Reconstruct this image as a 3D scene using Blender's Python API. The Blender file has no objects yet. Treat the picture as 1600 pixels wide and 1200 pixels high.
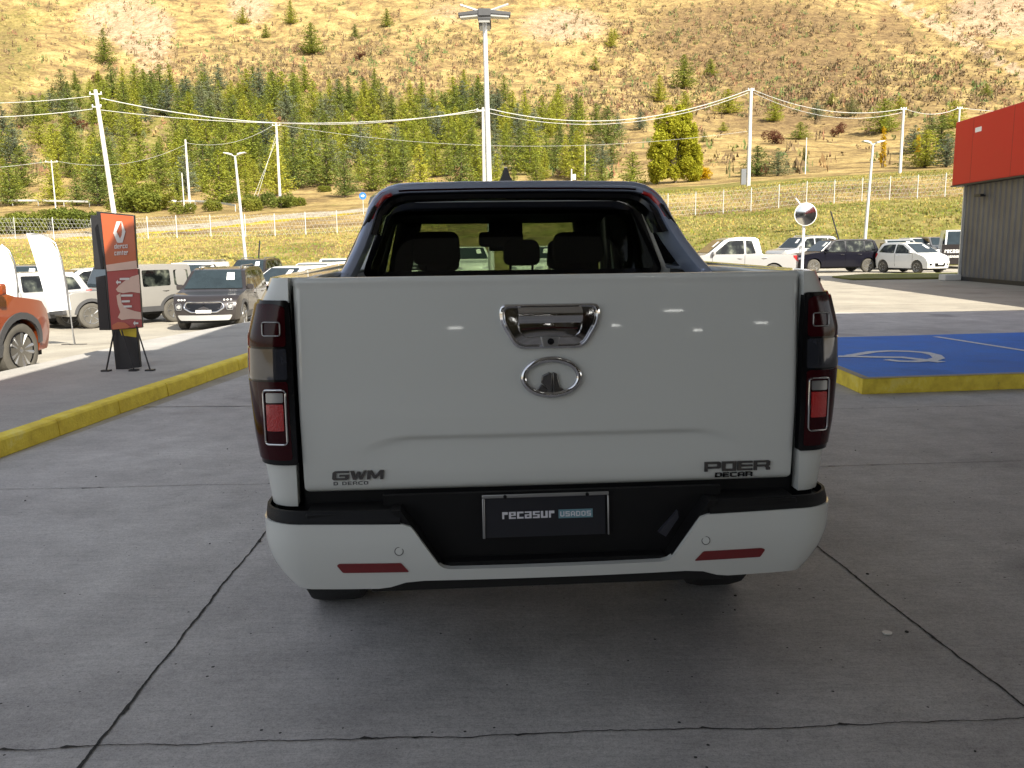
import bpy, bmesh, math, random
from mathutils import Vector, Matrix, noise

R = math.radians
S = bpy.context.scene
COL = S.collection
random.seed(7)

# ------------------------------------------------------------------ camera
F = 1350.0                      # focal length in pixels of the 1600x1200 photograph
PITCH, ROLL, CAMH = R(9.13), 0.012, 1.6
_f = Vector((0, math.cos(PITCH), -math.sin(PITCH)))
_r0 = Vector((1, 0, 0)); _u0 = Vector((0, math.sin(PITCH), math.cos(PITCH)))
_r = _r0*math.cos(ROLL) - _u0*math.sin(ROLL)
_u = _u0*math.cos(ROLL) + _r0*math.sin(ROLL)
cam = bpy.data.cameras.new("camera"); cam.lens = 36*F/1600; cam.sensor_width = 36
cam.clip_start = 0.05; cam.clip_end = 5000
camo = bpy.data.objects.new("camera", cam); COL.objects.link(camo)
M3 = Matrix((_r, _u, -_f)).transposed()
camo.matrix_world = Matrix.Translation((0, 0, CAMH)) @ M3.to_4x4()
S.camera = camo

def P(px, py, d):
    """point at forward distance d seen at that place of the photograph (used to survey the site)"""
    v = _f + _r*((px-800)/F) + _u*((600-py)/F)
    return Vector((0, 0, CAMH)) + v*(d/v.y)
def G(px, py, z=0.0):
    v = _f + _r*((px-800)/F) + _u*((600-py)/F)
    return Vector((0, 0, CAMH)) + v*((z-CAMH)/v.z)

# ------------------------------------------------------------------ light
SUN_AZ, SUN_EL = 147.0, 39.0     # clockwise from +Y
w = bpy.data.worlds.new("World"); S.world = w; w.use_nodes = True
nt = w.node_tree; nt.nodes.clear()
sky = nt.nodes.new('ShaderNodeTexSky'); sky.sky_type = 'NISHITA'; sky.sun_disc = False
sky.sun_elevation = R(SUN_EL); sky.sun_rotation = R(SUN_AZ)
sky.air_density = 1.0; sky.dust_density = 1.0; sky.ozone_density = 1.0
bg = nt.nodes.new('ShaderNodeBackground'); bg.inputs[1].default_value = 0.10
wo = nt.nodes.new('ShaderNodeOutputWorld')
hs = nt.nodes.new('ShaderNodeHueSaturation'); hs.inputs['Saturation'].default_value = 0.36; nt.links.new(sky.outputs[0], hs.inputs['Color'])
nt.links.new(hs.outputs[0], bg.inputs[0]); nt.links.new(bg.outputs[0], wo.inputs[0])
sl = bpy.data.lights.new("sun", 'SUN'); sl.energy = 4.6; sl.angle = R(0.55); sl.color = (1.0, 0.93, 0.80)
so = bpy.data.objects.new("sun", sl); COL.objects.link(so)
_sd = Vector((math.sin(R(SUN_AZ))*math.cos(R(SUN_EL)), math.cos(R(SUN_AZ))*math.cos(R(SUN_EL)), math.sin(R(SUN_EL))))
so.rotation_euler = _sd.to_track_quat('Z', 'Y').to_euler()
S.view_settings.view_transform = 'Standard'; S.view_settings.look = 'None'
S.view_settings.exposure = 1.18; S.view_settings.gamma = 1.0
S.cycles.max_bounces = 8; S.cycles.transparent_max_bounces = 16
S.cycles.sample_clamp_indirect = 6

# ------------------------------------------------------------------ materials
def nodes(name):
    m = bpy.data.materials.new(name); m.use_nodes = True
    n = m.node_tree
    return m, n, n.nodes['Principled BSDF']
def mat(name, c, rough=0.5, metal=0.0, coat=0.0, var=0.06, scale=6.0, spec=0.5, bump=0.0, bscale=80.0, coat_rough=0.03):
    m, n, b = nodes(name)
    tc = n.nodes.new('ShaderNodeTexCoord')
    nz = n.nodes.new('ShaderNodeTexNoise'); nz.inputs['Scale'].default_value = scale; nz.inputs['Detail'].default_value = 5
    n.links.new(tc.outputs['Object'], nz.inputs['Vector'])
    mx = n.nodes.new('ShaderNodeMix'); mx.data_type = 'RGBA'
    mx.inputs[6].default_value = (*[x*(1-var) for x in c], 1); mx.inputs[7].default_value = (*[min(1, x*(1+var)) for x in c], 1)
    n.links.new(nz.outputs['Fac'], mx.inputs[0]); n.links.new(mx.outputs[2], b.inputs['Base Color'])
    b.inputs['Roughness'].default_value = rough; b.inputs['Metallic'].default_value = metal
    b.inputs['Coat Weight'].default_value = coat; b.inputs['Coat Roughness'].default_value = coat_rough
    b.inputs['Specular IOR Level'].default_value = spec
    if bump:
        n2 = n.nodes.new('ShaderNodeTexNoise'); n2.inputs['Scale'].default_value = bscale; n2.inputs['Detail'].default_value = 4
        n.links.new(tc.outputs['Object'], n2.inputs['Vector'])
        bp = n.nodes.new('ShaderNodeBump'); bp.inputs['Strength'].default_value = bump; bp.inputs['Distance'].default_value = 0.01
        n.links.new(n2.outputs['Fac'], bp.inputs['Height']); n.links.new(bp.outputs[0], b.inputs['Normal'])
    return m
def emat(name, c, s):
    m, n, b = nodes(name)
    b.inputs['Base Color'].default_value = (*c, 1); b.inputs['Emission Color'].default_value = (*c, 1)
    b.inputs['Emission Strength'].default_value = s
    return m
def glass_mat(name, tint, ior=1.5, rough=0.0):
    m, n, b = nodes(name); n.nodes.remove(b)
    o = n.nodes['Material Output']
    t = n.nodes.new('ShaderNodeBsdfTransparent'); t.inputs[0].default_value = (*tint, 1)
    g = n.nodes.new('ShaderNodeBsdfGlossy'); g.inputs['Roughness'].default_value = rough
    lw = n.nodes.new('ShaderNodeLayerWeight'); lw.inputs[0].default_value = 0.5
    pw = n.nodes.new('ShaderNodeMath'); pw.operation = 'POWER'; pw.inputs[1].default_value = 5.0
    fr = n.nodes.new('ShaderNodeMath'); fr.operation = 'MULTIPLY_ADD'; fr.inputs[1].default_value = 0.9; fr.inputs[2].default_value = 0.035
    n.links.new(lw.outputs['Facing'], pw.inputs[0]); n.links.new(pw.outputs[0], fr.inputs[0])
    mx = n.nodes.new('ShaderNodeMixShader')
    n.links.new(fr.outputs[0], mx.inputs[0]); n.links.new(t.outputs[0], mx.inputs[1]); n.links.new(g.outputs[0], mx.inputs[2])
    n.links.new(mx.outputs[0], o.inputs[0])
    return m
def ramp(n, pts):
    r = n.nodes.new('ShaderNodeValToRGB')
    e = r.color_ramp.elements
    while len(e) < len(pts): e.new(0.5)
    for i, (p, c) in enumerate(pts):
        e[i].position = p; e[i].color = (*c, 1)
    return r

MT = {}
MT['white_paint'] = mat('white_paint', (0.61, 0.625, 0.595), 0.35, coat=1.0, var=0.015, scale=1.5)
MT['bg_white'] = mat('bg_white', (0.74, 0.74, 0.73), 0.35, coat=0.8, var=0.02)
MT['silver'] = mat('silver', (0.55, 0.55, 0.54), 0.3, metal=0.5, coat=0.8, var=0.03)
MT['dark_paint'] = mat('dark_paint', (0.035, 0.030, 0.030), 0.3, metal=0.3, coat=0.6, var=0.05)
MT['navy_paint'] = mat('navy_paint', (0.006, 0.006, 0.012), 0.3, coat=0.12, spec=0.25, var=0.05)
MT['grey_paint'] = mat('grey_paint', (0.16, 0.165, 0.17), 0.3, metal=0.4, coat=1.0, var=0.04)
MT['orange_paint'] = mat('orange_paint', (0.26, 0.050, 0.010), 0.3, metal=0.2, coat=1.0, var=0.04)
MT['black_plastic'] = mat('black_plastic', (0.005, 0.005, 0.0055), 0.55, spec=0.25, var=0.2, bump=0.25, bscale=500)
MT['pocket'] = mat('pocket', (0.022, 0.024, 0.032), 0.4, var=0.15)
MT['grey_plastic'] = mat('grey_plastic', (0.06, 0.06, 0.062), 0.6, var=0.15)
MT['gloss_black'] = mat('gloss_black', (0.004, 0.004, 0.005), 0.15, coat=0.15, spec=0.3, var=0.1)
MT['chrome'] = mat('chrome', (0.62, 0.62, 0.63), 0.06, metal=1.0, var=0.03)
MT['bar_steel'] = mat('bar_steel', (0.36, 0.42, 0.56), 0.28, metal=0.55, coat=0.6, var=0.03)  # blue of the reflected sky is put into the base colour
MT['dark_chrome'] = mat('dark_chrome', (0.16, 0.155, 0.15), 0.22, metal=1.0, var=0.05)
MT['satin'] = mat('satin', (0.35, 0.35, 0.35), 0.35, metal=0.8, var=0.05)
MT['alloy'] = mat('alloy', (0.42, 0.42, 0.42), 0.3, metal=0.85, var=0.06)
MT['rubber'] = mat('rubber', (0.018, 0.018, 0.018), 0.8, var=0.25, bump=0.3, bscale=120)
MT['lens_red'] = mat('lens_red', (0.030, 0.002, 0.004), 0.12, coat=0.12, spec=0.2, var=0.2, scale=14)
MT['lens_bright'] = mat('lens_bright', (0.42, 0.012, 0.012), 0.15, coat=1.0, var=0.15, scale=20, bump=0.4, bscale=150)
MT['lens_clear'] = mat('lens_clear', (0.055, 0.06, 0.075), 0.08, metal=0.5, coat=1.0, var=0.3, scale=16)
MT['reflector'] = mat('reflector', (0.16, 0.006, 0.008), 0.3, coat=0.6, var=0.2, scale=60)
MT['glass_dark'] = mat('glass_dark', (0.012, 0.016, 0.014), 0.05, coat=0.0, var=0.3, spec=0.5)
MT['glass_sky'] = mat('glass_sky', (0.02, 0.03, 0.035), 0.04, coat=0.0, var=0.5, scale=3, spec=0.7)
MT['tint'] = glass_mat('tint', (0.48, 0.51, 0.43))
MT['tint_dark'] = glass_mat('tint_dark', (0.04, 0.045, 0.045))
MT['beige_silver'] = mat('beige_silver', (0.27, 0.26, 0.24), 0.32, metal=0.2, coat=0.6, var=0.04)
MT['pale_silver'] = mat('pale_silver', (0.36, 0.355, 0.35), 0.32, metal=0.15, coat=0.6, var=0.03)
MT['dusty_rubber'] = mat('dusty_rubber', (0.085, 0.078, 0.065), 0.85, var=0.35, scale=8)
MT['windscreen'] = glass_mat('windscreen', (0.80, 0.88, 0.80))
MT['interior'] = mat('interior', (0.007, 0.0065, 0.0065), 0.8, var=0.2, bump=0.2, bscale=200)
MT['paper'] = mat('paper', (0.8, 0.8, 0.78), 0.7)
MT['headlamp'] = mat('headlamp', (0.6, 0.6, 0.6), 0.1, metal=0.6, coat=1.0, var=0.3, scale=30)
MT['tail_red'] = mat('tail_red', (0.45, 0.02, 0.02), 0.2, coat=1.0)
MT['plate_navy'] = mat('plate_navy', (0.008, 0.009, 0.014), 0.4, coat=0.2)
MT['lettering'] = mat('lettering', (0.62, 0.62, 0.66), 0.5)
MT['cyan'] = mat('cyan', (0.13, 0.26, 0.31), 0.5)
MT['galv'] = mat('galv', (0.60, 0.60, 0.58), 0.45, metal=0.3, var=0.12)
MT['concrete_pole'] = mat('concrete_pole', (0.62, 0.60, 0.55), 0.8, var=0.12, scale=3)
MT['wire'] = mat('wire', (0.60, 0.60, 0.58), 0.5)
MT['dark_metal'] = mat('dark_metal', (0.03, 0.03, 0.032), 0.45, metal=0.4, var=0.2)
MT['red_fascia'] = mat('red_fascia', (0.50, 0.012, 0.014), 0.4, coat=0.0, spec=0.3, var=0.05, scale=0.6)
MT['flag'] = mat('flag', (0.82, 0.83, 0.86), 0.8, var=0.03, scale=2)
MT['sign_orange'] = mat('sign_orange', (0.42, 0.085, 0.025), 0.35, coat=0.4, var=0.10, scale=4)
MT['sign_red'] = mat('sign_red', (0.30, 0.018, 0.022), 0.35, coat=0.4, var=0.10, scale=4)
MT['sign_peach'] = mat('sign_peach', (0.60, 0.42, 0.34), 0.5, var=0.1)
MT['sign_white'] = mat('sign_white', (0.62, 0.60, 0.58), 0.5)
MT['sign_yellow'] = mat('sign_yellow', (0.55, 0.42, 0.02), 0.5, var=0.1)
MT['bark'] = mat('bark', (0.10, 0.075, 0.05), 0.9, var=0.3)
MT['blue_sign'] = mat('blue_sign', (0.03, 0.16, 0.5), 0.5)
MT['lamp_glass'] = mat('lamp_glass', (0.35, 0.35, 0.33), 0.3)
MT['underbody'] = mat('underbody', (0.010, 0.010, 0.010), 0.8)
MT['copper'] = mat('copper', (0.14, 0.03, 0.03), 0.12, metal=0.9, var=0.3, scale=8)

def worn_yellow():
    m, n, b = nodes('kerb_paint')
    tc = n.nodes.new('ShaderNodeTexCoord')
    nz = n.nodes.new('ShaderNodeTexNoise'); nz.inputs['Scale'].default_value = 5; nz.inputs['Detail'].default_value = 12; nz.inputs['Roughness'].default_value = 0.65
    n.links.new(tc.outputs['Object'], nz.inputs['Vector'])
    r = ramp(n, [(0.26, (0.20, 0.16, 0.06)), (0.36, (0.72, 0.54, 0.05)), (0.56, (0.90, 0.72, 0.07)), (0.75, (0.90, 0.78, 0.24))])
    n.links.new(nz.outputs['Fac'], r.inputs[0]); n.links.new(r.outputs[0], b.inputs['Base Color'])
    b.inputs['Roughness'].default_value = 0.7
    n2 = n.nodes.new('ShaderNodeTexNoise'); n2.inputs['Scale'].default_value = 45; n2.inputs['Detail'].default_value = 6
    n.links.new(tc.outputs['Object'], n2.inputs['Vector'])
    bp = n.nodes.new('ShaderNodeBump'); bp.inputs['Strength'].default_value = 0.6; bp.inputs['Distance'].default_value = 0.012
    n.links.new(n2.outputs['Fac'], bp.inputs['Height']); n.links.new(bp.outputs[0], b.inputs['Normal'])
    return m
MT['kerb'] = worn_yellow()

def concrete(name, c0, c1, stain=1.0, brush=True):
    m, n, b = nodes(name)
    L = n.links
    tc = n.nodes.new('ShaderNodeTexCoord')
    def nz(scale, detail=8, rough=0.6, mapscale=None):
        t = n.nodes.new('ShaderNodeTexNoise'); t.inputs['Scale'].default_value = scale; t.inputs['Detail'].default_value = detail; t.inputs['Roughness'].default_value = rough
        if mapscale:
            mp = n.nodes.new('ShaderNodeMapping'); mp.inputs['Scale'].default_value = mapscale
            mp.inputs['Rotation'].default_value = (0, 0, R(-4))
            L.new(tc.outputs['Object'], mp.inputs[0]); L.new(mp.outputs[0], t.inputs['Vector'])
        else: L.new(tc.outputs['Object'], t.inputs['Vector'])
        return t
    big = nz(0.55, 6, 0.6); r1 = ramp(n, [(0.33, c0), (0.68, c1)]); L.new(big.outputs['Fac'], r1.inputs[0])
    def mult(prev, fac, strength):
        mx = n.nodes.new('ShaderNodeMix'); mx.data_type = 'RGBA'; mx.blend_type = 'MULTIPLY'; mx.inputs[0].default_value = strength
        L.new(prev, mx.inputs[6]); L.new(fac, mx.inputs[7]); return mx.outputs[2]
    med = nz(2.6, 9, 0.7); r2 = ramp(n, [(0.35, (0.72, 0.72, 0.73)), (0.6, (1, 1, 1))]); L.new(med.outputs['Fac'], r2.inputs[0])
    c = mult(r1.outputs[0], r2.outputs[0], 0.8*stain)
    fine = nz(55, 4, 0.7); r3 = ramp(n, [(0.3, (0.74, 0.74, 0.74)), (0.55, (1, 1, 1))]); L.new(fine.outputs['Fac'], r3.inputs[0])
    c = mult(c, r3.outputs[0], 0.8)
    mic = nz(170, 3, 0.8); r6 = ramp(n, [(0.34, (0.62, 0.62, 0.62)), (0.52, (1, 1, 1)), (0.68, (1.12, 1.12, 1.12))]); L.new(mic.outputs['Fac'], r6.inputs[0]); c = mult(c, r6.outputs[0], 0.8)
    bs = nz(1.0, 5, 0.8, (14, 110, 1)); r7 = ramp(n, [(0.34, (0.70, 0.70, 0.70)), (0.52, (1, 1, 1))]); L.new(bs.outputs['Fac'], r7.inputs[0])
    if brush: c = mult(c, r7.outputs[0], 0.6)
    st = nz(1.0, 9, 0.75, (3.5, 30, 1)); r4 = ramp(n, [(0.32, (0.78, 0.78, 0.79)), (0.60, (1, 1, 1))]); L.new(st.outputs['Fac'], r4.inputs[0])
    if brush: c = mult(c, r4.outputs[0], 0.7)
    blot = nz(0.9, 3, 0.5); r5 = ramp(n, [(0.26, (0.55, 0.55, 0.57)), (0.40, (1, 1, 1))]); L.new(blot.outputs['Fac'], r5.inputs[0])
    c = mult(c, r5.outputs[0], 0.85*stain)
    vo = n.nodes.new('ShaderNodeTexVoronoi'); vo.inputs['Scale'].default_value = 13.0; L.new(tc.outputs['Object'], vo.inputs['Vector'])
    sp = nz(3.0, 2, 0.5)
    ad = n.nodes.new('ShaderNodeMath'); ad.operation = 'MULTIPLY_ADD'; ad.inputs[1].default_value = -0.20; ad.inputs[2].default_value = 0.150
    L.new(sp.outputs['Fac'], ad.inputs[0])
    lt = n.nodes.new('ShaderNodeMath'); lt.operation = 'LESS_THAN'; L.new(vo.outputs['Distance'], lt.inputs[0]); L.new(ad.outputs[0], lt.inputs[1])
    mx = n.nodes.new('ShaderNodeMix'); mx.data_type = 'RGBA'; L.new(lt.outputs[0], mx.inputs[0]); L.new(c, mx.inputs[6]); mx.inputs[7].default_value = (0.03, 0.03, 0.03, 1)
    L.new(mx.outputs[2], b.inputs['Base Color'])
    rr = n.nodes.new('ShaderNodeMapRange'); rr.inputs[3].default_value = 0.62; rr.inputs[4].default_value = 0.9
    L.new(med.outputs['Fac'], rr.inputs[0]); L.new(rr.outputs[0], b.inputs['Roughness'])
    am = n.nodes.new('ShaderNodeMath'); am.operation = 'ADD'; L.new(fine.outputs['Fac'], am.inputs[0]); L.new(st.outputs['Fac'], am.inputs[1])
    bp = n.nodes.new('ShaderNodeBump'); bp.inputs['Strength'].default_value = 0.35; bp.inputs['Distance'].default_value = 0.006
    L.new(am.outputs[0], bp.inputs['Height']); L.new(bp.outputs[0], b.inputs['Normal'])
    return m
MT['concrete'] = concrete('concrete', (0.47, 0.45, 0.44), (0.68, 0.66, 0.64))
MT['lot_concrete'] = concrete('lot_concrete', (0.38, 0.345, 0.28), (0.52, 0.475, 0.385), 0.6)
MT['island_concrete'] = concrete('island_concrete', (0.42, 0.41, 0.385), (0.52, 0.50, 0.47), 0.6)
MT['kerb_top'] = concrete('kerb_top', (0.32, 0.30, 0.24), (0.42, 0.40, 0.33), 0.5, False)
MT['blue_floor'] = concrete('blue_floor', (0.025, 0.19, 0.74), (0.035, 0.24, 0.86), 0.7, False)
MT['marking'] = concrete('marking', (0.72, 0.78, 0.86), (0.84, 0.87, 0.92), 0.5, False)

def ground_mat():
    """earth: dry grass, green turf, rock, scrub stain and gravel, blended by the attribute painted where each lies"""
    m, n, b = nodes('hillside_ground'); L = n.links
    geo = n.nodes.new('ShaderNodeNewGeometry')
    at = n.nodes.new('ShaderNodeAttribute'); at.attribute_name = 'cover'
    at2 = n.nodes.new('ShaderNodeAttribute'); at2.attribute_name = 'cover_b'
    sep = n.nodes.new('ShaderNodeSeparateColor'); L.new(at.outputs['Color'], sep.inputs[0])
    sep2 = n.nodes.new('ShaderNodeSeparateColor'); L.new(at2.outputs['Color'], sep2.inputs[0])
    def nz(scale, detail=8, rough=0.6, ms=None):
        t = n.nodes.new('ShaderNodeTexNoise'); t.inputs['Scale'].default_value = scale; t.inputs['Detail'].default_value = detail; t.inputs['Roughness'].default_value = rough
        if ms:
            mp = n.nodes.new('ShaderNodeMapping'); mp.inputs['Scale'].default_value = ms
            L.new(geo.outputs['Position'], mp.inputs[0]); L.new(mp.outputs[0], t.inputs['Vector'])
        else: L.new(geo.outputs['Position'], t.inputs['Vector'])
        return t
    def mixc(a, b_, fac):
        mx = n.nodes.new('ShaderNodeMix'); mx.data_type = 'RGBA'
        L.new(fac, mx.inputs[0]); L.new(a, mx.inputs[6]); L.new(b_, mx.inputs[7]); return mx.outputs[2]
    # dry grass
    a = nz(0.10, 12, 0.72); dry = ramp(n, [(0.32, (0.12, 0.085, 0.045)), (0.44, (0.25, 0.18, 0.085)), (0.53, (0.39, 0.29, 0.125)), (0.68, (0.50, 0.395, 0.19))]); L.new(a.outputs['Fac'], dry.inputs[0])
    # green turf
    g = nz(0.55, 10, 0.75); turf = ramp(n, [(0.30, (0.10, 0.105, 0.025)), (0.45, (0.18, 0.175, 0.045)), (0.57, (0.27, 0.235, 0.085)), (0.74, (0.38, 0.315, 0.16))]); L.new(g.outputs['Fac'], turf.inputs[0])
    k = nz(0.14, 12, 0.8, (2.2, 1, 0.35)); rock = ramp(n, [(0.36, (0.16, 0.11, 0.07)), (0.46, (0.38, 0.28, 0.18)), (0.7, (0.56, 0.46, 0.34))]); L.new(k.outputs['Fac'], rock.inputs[0])
    s = nz(0.22, 10, 0.75); scrub = ramp(n, [(0.32, (0.10, 0.07, 0.04)), (0.5, (0.21, 0.145, 0.075)), (0.70, (0.36, 0.265, 0.12))]); L.new(s.outputs['Fac'], scrub.inputs[0])
    gr = nz(1.2, 8, 0.7); grav = ramp(n, [(0.35, (0.34, 0.30, 0.24)), (0.65, (0.47, 0.43, 0.35))]); L.new(gr.outputs['Fac'], grav.inputs[0])
    y = nz(0.9, 6, 0.7); yel = ramp(n, [(0.3, (0.36, 0.29, 0.02)), (0.7, (0.50, 0.40, 0.05))]); L.new(y.outputs['Fac'], yel.inputs[0])
    # ragged borders
    rg = nz(0.35, 8, 0.75)
    def rag(sock):
        ad = n.nodes.new('ShaderNodeMath'); ad.operation = 'ADD'; L.new(sock, ad.inputs[0]); L.new(rg.outputs['Fac'], ad.inputs[1])
        mr = n.nodes.new('ShaderNodeMapRange'); mr.inputs[1].default_value = 0.88; mr.inputs[2].default_value = 1.12; L.new(ad.outputs[0], mr.inputs[0]); return mr.outputs[0]
    c = mixc(dry.outputs[0], turf.outputs[0], rag(sep.outputs[1]))
    c = mixc(c, rock.outputs[0], rag(sep.outputs[0]))
    c = mixc(c, scrub.outputs[0], rag(sep.outputs[2]))
    c = mixc(c, grav.outputs[0], rag(sep2.outputs[0]))
    c = mixc(c, yel.outputs[0], rag(sep2.outputs[1]))
    f = nz(0.9, 12, 0.82); fr = ramp(n, [(0.38, (0.30, 0.25, 0.20)), (0.50, (0.84, 0.80, 0.74)), (0.60, (1.12, 1.10, 1.0))]); L.new(f.outputs['Fac'], fr.inputs[0])
    mx = n.nodes.new('ShaderNodeMix'); mx.data_type = 'RGBA'; mx.blend_type = 'MULTIPLY'; mx.inputs[0].default_value = 0.8; L.new(c, mx.inputs[6]); L.new(fr.outputs[0], mx.inputs[7])
    L.new(mx.outputs[2], b.inputs['Base Color']); b.inputs['Roughness'].default_value = 0.95; b.inputs['Specular IOR Level'].default_value = 0.1
    ad = n.nodes.new('ShaderNodeMath'); ad.operation = 'ADD'; L.new(f.outputs['Fac'], ad.inputs[0]); L.new(k.outputs['Fac'], ad.inputs[1])
    bp = n.nodes.new('ShaderNodeBump'); bp.inputs['Strength'].default_value = 0.5; bp.inputs['Distance'].default_value = 0.5
    L.new(ad.outputs[0], bp.inputs['Height']); L.new(bp.outputs[0], b.inputs['Normal'])
    return m
MT['ground'] = ground_mat()

def leaf_mat(name, cols, transl=0.35, scale=0.9):
    m, n, b = nodes(name); L = n.links
    o = n.nodes['Material Output']
    oi = n.nodes.new('ShaderNodeObjectInfo'); tc = n.nodes.new('ShaderNodeTexCoord')
    nz = n.nodes.new('ShaderNodeTexNoise'); nz.inputs['Scale'].default_value = scale; nz.inputs['Detail'].default_value = 3
    L.new(tc.outputs['Object'], nz.inputs['Vector'])
    ma = n.nodes.new('ShaderNodeMath'); ma.operation = 'MULTIPLY_ADD'; ma.inputs[1].default_value = 0.55
    mb = n.nodes.new('ShaderNodeMath'); mb.operation = 'MULTIPLY'; mb.inputs[1].default_value = 0.62
    L.new(nz.outputs['Fac'], mb.inputs[0]); L.new(oi.outputs['Random'], ma.inputs[0]); L.new(mb.outputs[0], ma.inputs[2])
    r = ramp(n, [(i/(len(cols)-1)*0.8+0.1, c) for i, c in enumerate(cols)])
    L.new(ma.outputs[0], r.inputs[0]); L.new(r.outputs[0], b.inputs['Base Color'])
    b.inputs['Roughness'].default_value = 0.7; b.inputs['Specular IOR Level'].default_value = 0.2
    tr = n.nodes.new('ShaderNodeBsdfTranslucent'); L.new(r.outputs[0], tr.inputs[0])
    mx = n.nodes.new('ShaderNodeMixShader'); mx.inputs[0].default_value = transl
    L.new(b.outputs[0], mx.inputs[1]); L.new(tr.outputs[0], mx.inputs[2]); L.new(mx.outputs[0], o.inputs[0])
    return m
MT['conifer'] = leaf_mat('conifer', [(0.10, 0.145, 0.055), (0.18, 0.22, 0.05), (0.29, 0.32, 0.04), (0.42, 0.41, 0.055)])
MT['grey_conifer'] = leaf_mat('grey_conifer', [(0.08, 0.11, 0.06), (0.15, 0.18, 0.11), (0.22, 0.25, 0.15), (0.26, 0.25, 0.08)])
MT['poplar'] = leaf_mat('poplar', [(0.20, 0.24, 0.02), (0.30, 0.32, 0.025), (0.38, 0.37, 0.03)])
MT['yellow_leaf'] = leaf_mat('yellow_leaf', [(0.42, 0.27, 0.01), (0.55, 0.36, 0.01)])
MT['bush'] = leaf_mat('bush', [(0.09, 0.12, 0.03), (0.16, 0.19, 0.03), (0.26, 0.26, 0.04)])
MT['red_bush'] = leaf_mat('red_bush', [(0.12, 0.05, 0.03), (0.20, 0.09, 0.05)])
def attr_leaf():
    m, n, b = nodes('scrub_leaf'); a = n.nodes.new('ShaderNodeAttribute'); a.attribute_name = 'tone'
    n.links.new(a.outputs['Color'], b.inputs['Base Color']); b.inputs['Roughness'].default_value = 0.9; b.inputs['Specular IOR Level'].default_value = 0.1
    return m
MT['scrub'] = attr_leaf()
def cladding():
    m, n, b = nodes('cladding'); b.inputs['Base Color'].default_value = (0.125, 0.12, 0.118, 1); b.inputs['Roughness'].default_value = 0.45; b.inputs['Metallic'].default_value = 0.2
    tc = n.nodes.new('ShaderNodeTexCoord'); nz = n.nodes.new('ShaderNodeTexNoise'); nz.inputs['Scale'].default_value = 0.8; nz.inputs['Detail'].default_value = 8
    n.links.new(tc.outputs['Object'], nz.inputs['Vector'])
    r = ramp(n, [(0.3, (0.10, 0.095, 0.095)), (0.7, (0.15, 0.145, 0.14))]); n.links.new(nz.outputs['Fac'], r.inputs[0]); n.links.new(r.outputs[0], b.inputs['Base Color'])
    return m
MT['cladding'] = cladding()

# ------------------------------------------------------------------ mesh helpers
def obj(name, bm, m, parent=None, smooth=35, bevel=0.0, seg=2, recalc=True):
    if recalc: bmesh.ops.recalc_face_normals(bm, faces=bm.faces)
    me = bpy.data.meshes.new(name); bm.to_mesh(me); bm.free()
    me.materials.append(MT[m] if isinstance(m, str) else m)
    if smooth:
        me.shade_smooth(); me.set_sharp_from_angle(angle=R(smooth))
    o = bpy.data.objects.new(name, me); COL.objects.link(o)
    if parent: o.parent = parent
    if bevel:
        b = o.modifiers.new('bevel', 'BEVEL'); b.width = bevel; b.segments = seg; b.limit_method = 'ANGLE'; b.angle_limit = R(45); b.harden_normals = False
    return o
def tag(o, label, cat, group=None):
    o['label'] = label; o['category'] = cat
    if group: o['group'] = group
    return o
def thing(name, label, cat, loc=(0, 0, 0), rz=0.0, group=None):
    o = bpy.data.objects.new(name, None); COL.objects.link(o); o.empty_display_size = 0.2
    o.location = loc; o.rotation_euler = (0, 0, rz)
    return tag(o, label, cat, group)
def struct(o):
    o['kind'] = 'structure'; return o
def copy_tree(o, parent=None):
    c = o.copy(); COL.objects.link(c); c.parent = parent
    for ch in list(o.children): copy_tree(ch, c)
    return c
def box(bm, x0, x1, y0, y1, z0, z1):
    v = [bm.verts.new((x, y, z)) for x in (x0, x1) for y in (y0, y1) for z in (z0, z1)]
    for f in ((0, 1, 3, 2), (4, 6, 7, 5), (0, 4, 5, 1), (2, 3, 7, 6), (0, 2, 6, 4), (1, 5, 7, 3)):
        bm.faces.new([v[i] for i in f])
    return v
def tube(bm, pts, r, n=8, cap=True, flat=None):
    pts = [Vector(p) for p in pts]; rr = r if isinstance(r, (list, tuple)) else [r]*len(pts)
    rings = []
    up = Vector((0, 0, 1))
    for i, p in enumerate(pts):
        t = (pts[min(i+1, len(pts)-1)] - pts[max(i-1, 0)]).normalized()
        a = t.cross(up)
        if a.length < 0.05: a = t.cross(Vector((0, 1, 0)))
        a.normalize(); b = a.cross(t).normalized()
        rings.append([bm.verts.new(p + a*math.cos(2*math.pi*k/n)*rr[i] + b*math.sin(2*math.pi*k/n)*rr[i]*(flat or 1)) for k in range(n)])
    for i in range(len(rings)-1):
        for k in range(n):
            bm.faces.new((rings[i][k], rings[i][(k+1) % n], rings[i+1][(k+1) % n], rings[i+1][k]))
    if cap and n > 2:
        bm.faces.new(rings[0][::-1]); bm.faces.new(rings[-1])
def closed_tube(bm, pts, r, n=8):
    """ring tube through pts lying in the xz plane"""
    N = len(pts); pts = [Vector(p) for p in pts]; rings = []
    for i, p in enumerate(pts):
        t = (pts[(i+1) % N] - pts[i-1]).normalized(); b = Vector((0, 1, 0)); a = t.cross(b).normalized()
        rings.append([bm.verts.new(p + a*math.cos(2*math.pi*k/n)*r + b*math.sin(2*math.pi*k/n)*r) for k in range(n)])
    for i in range(N):
        for k in range(n):
            bm.faces.new((rings[i][k], rings[i][(k+1) % n], rings[(i+1) % N][(k+1) % n], rings[(i+1) % N][k]))
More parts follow.
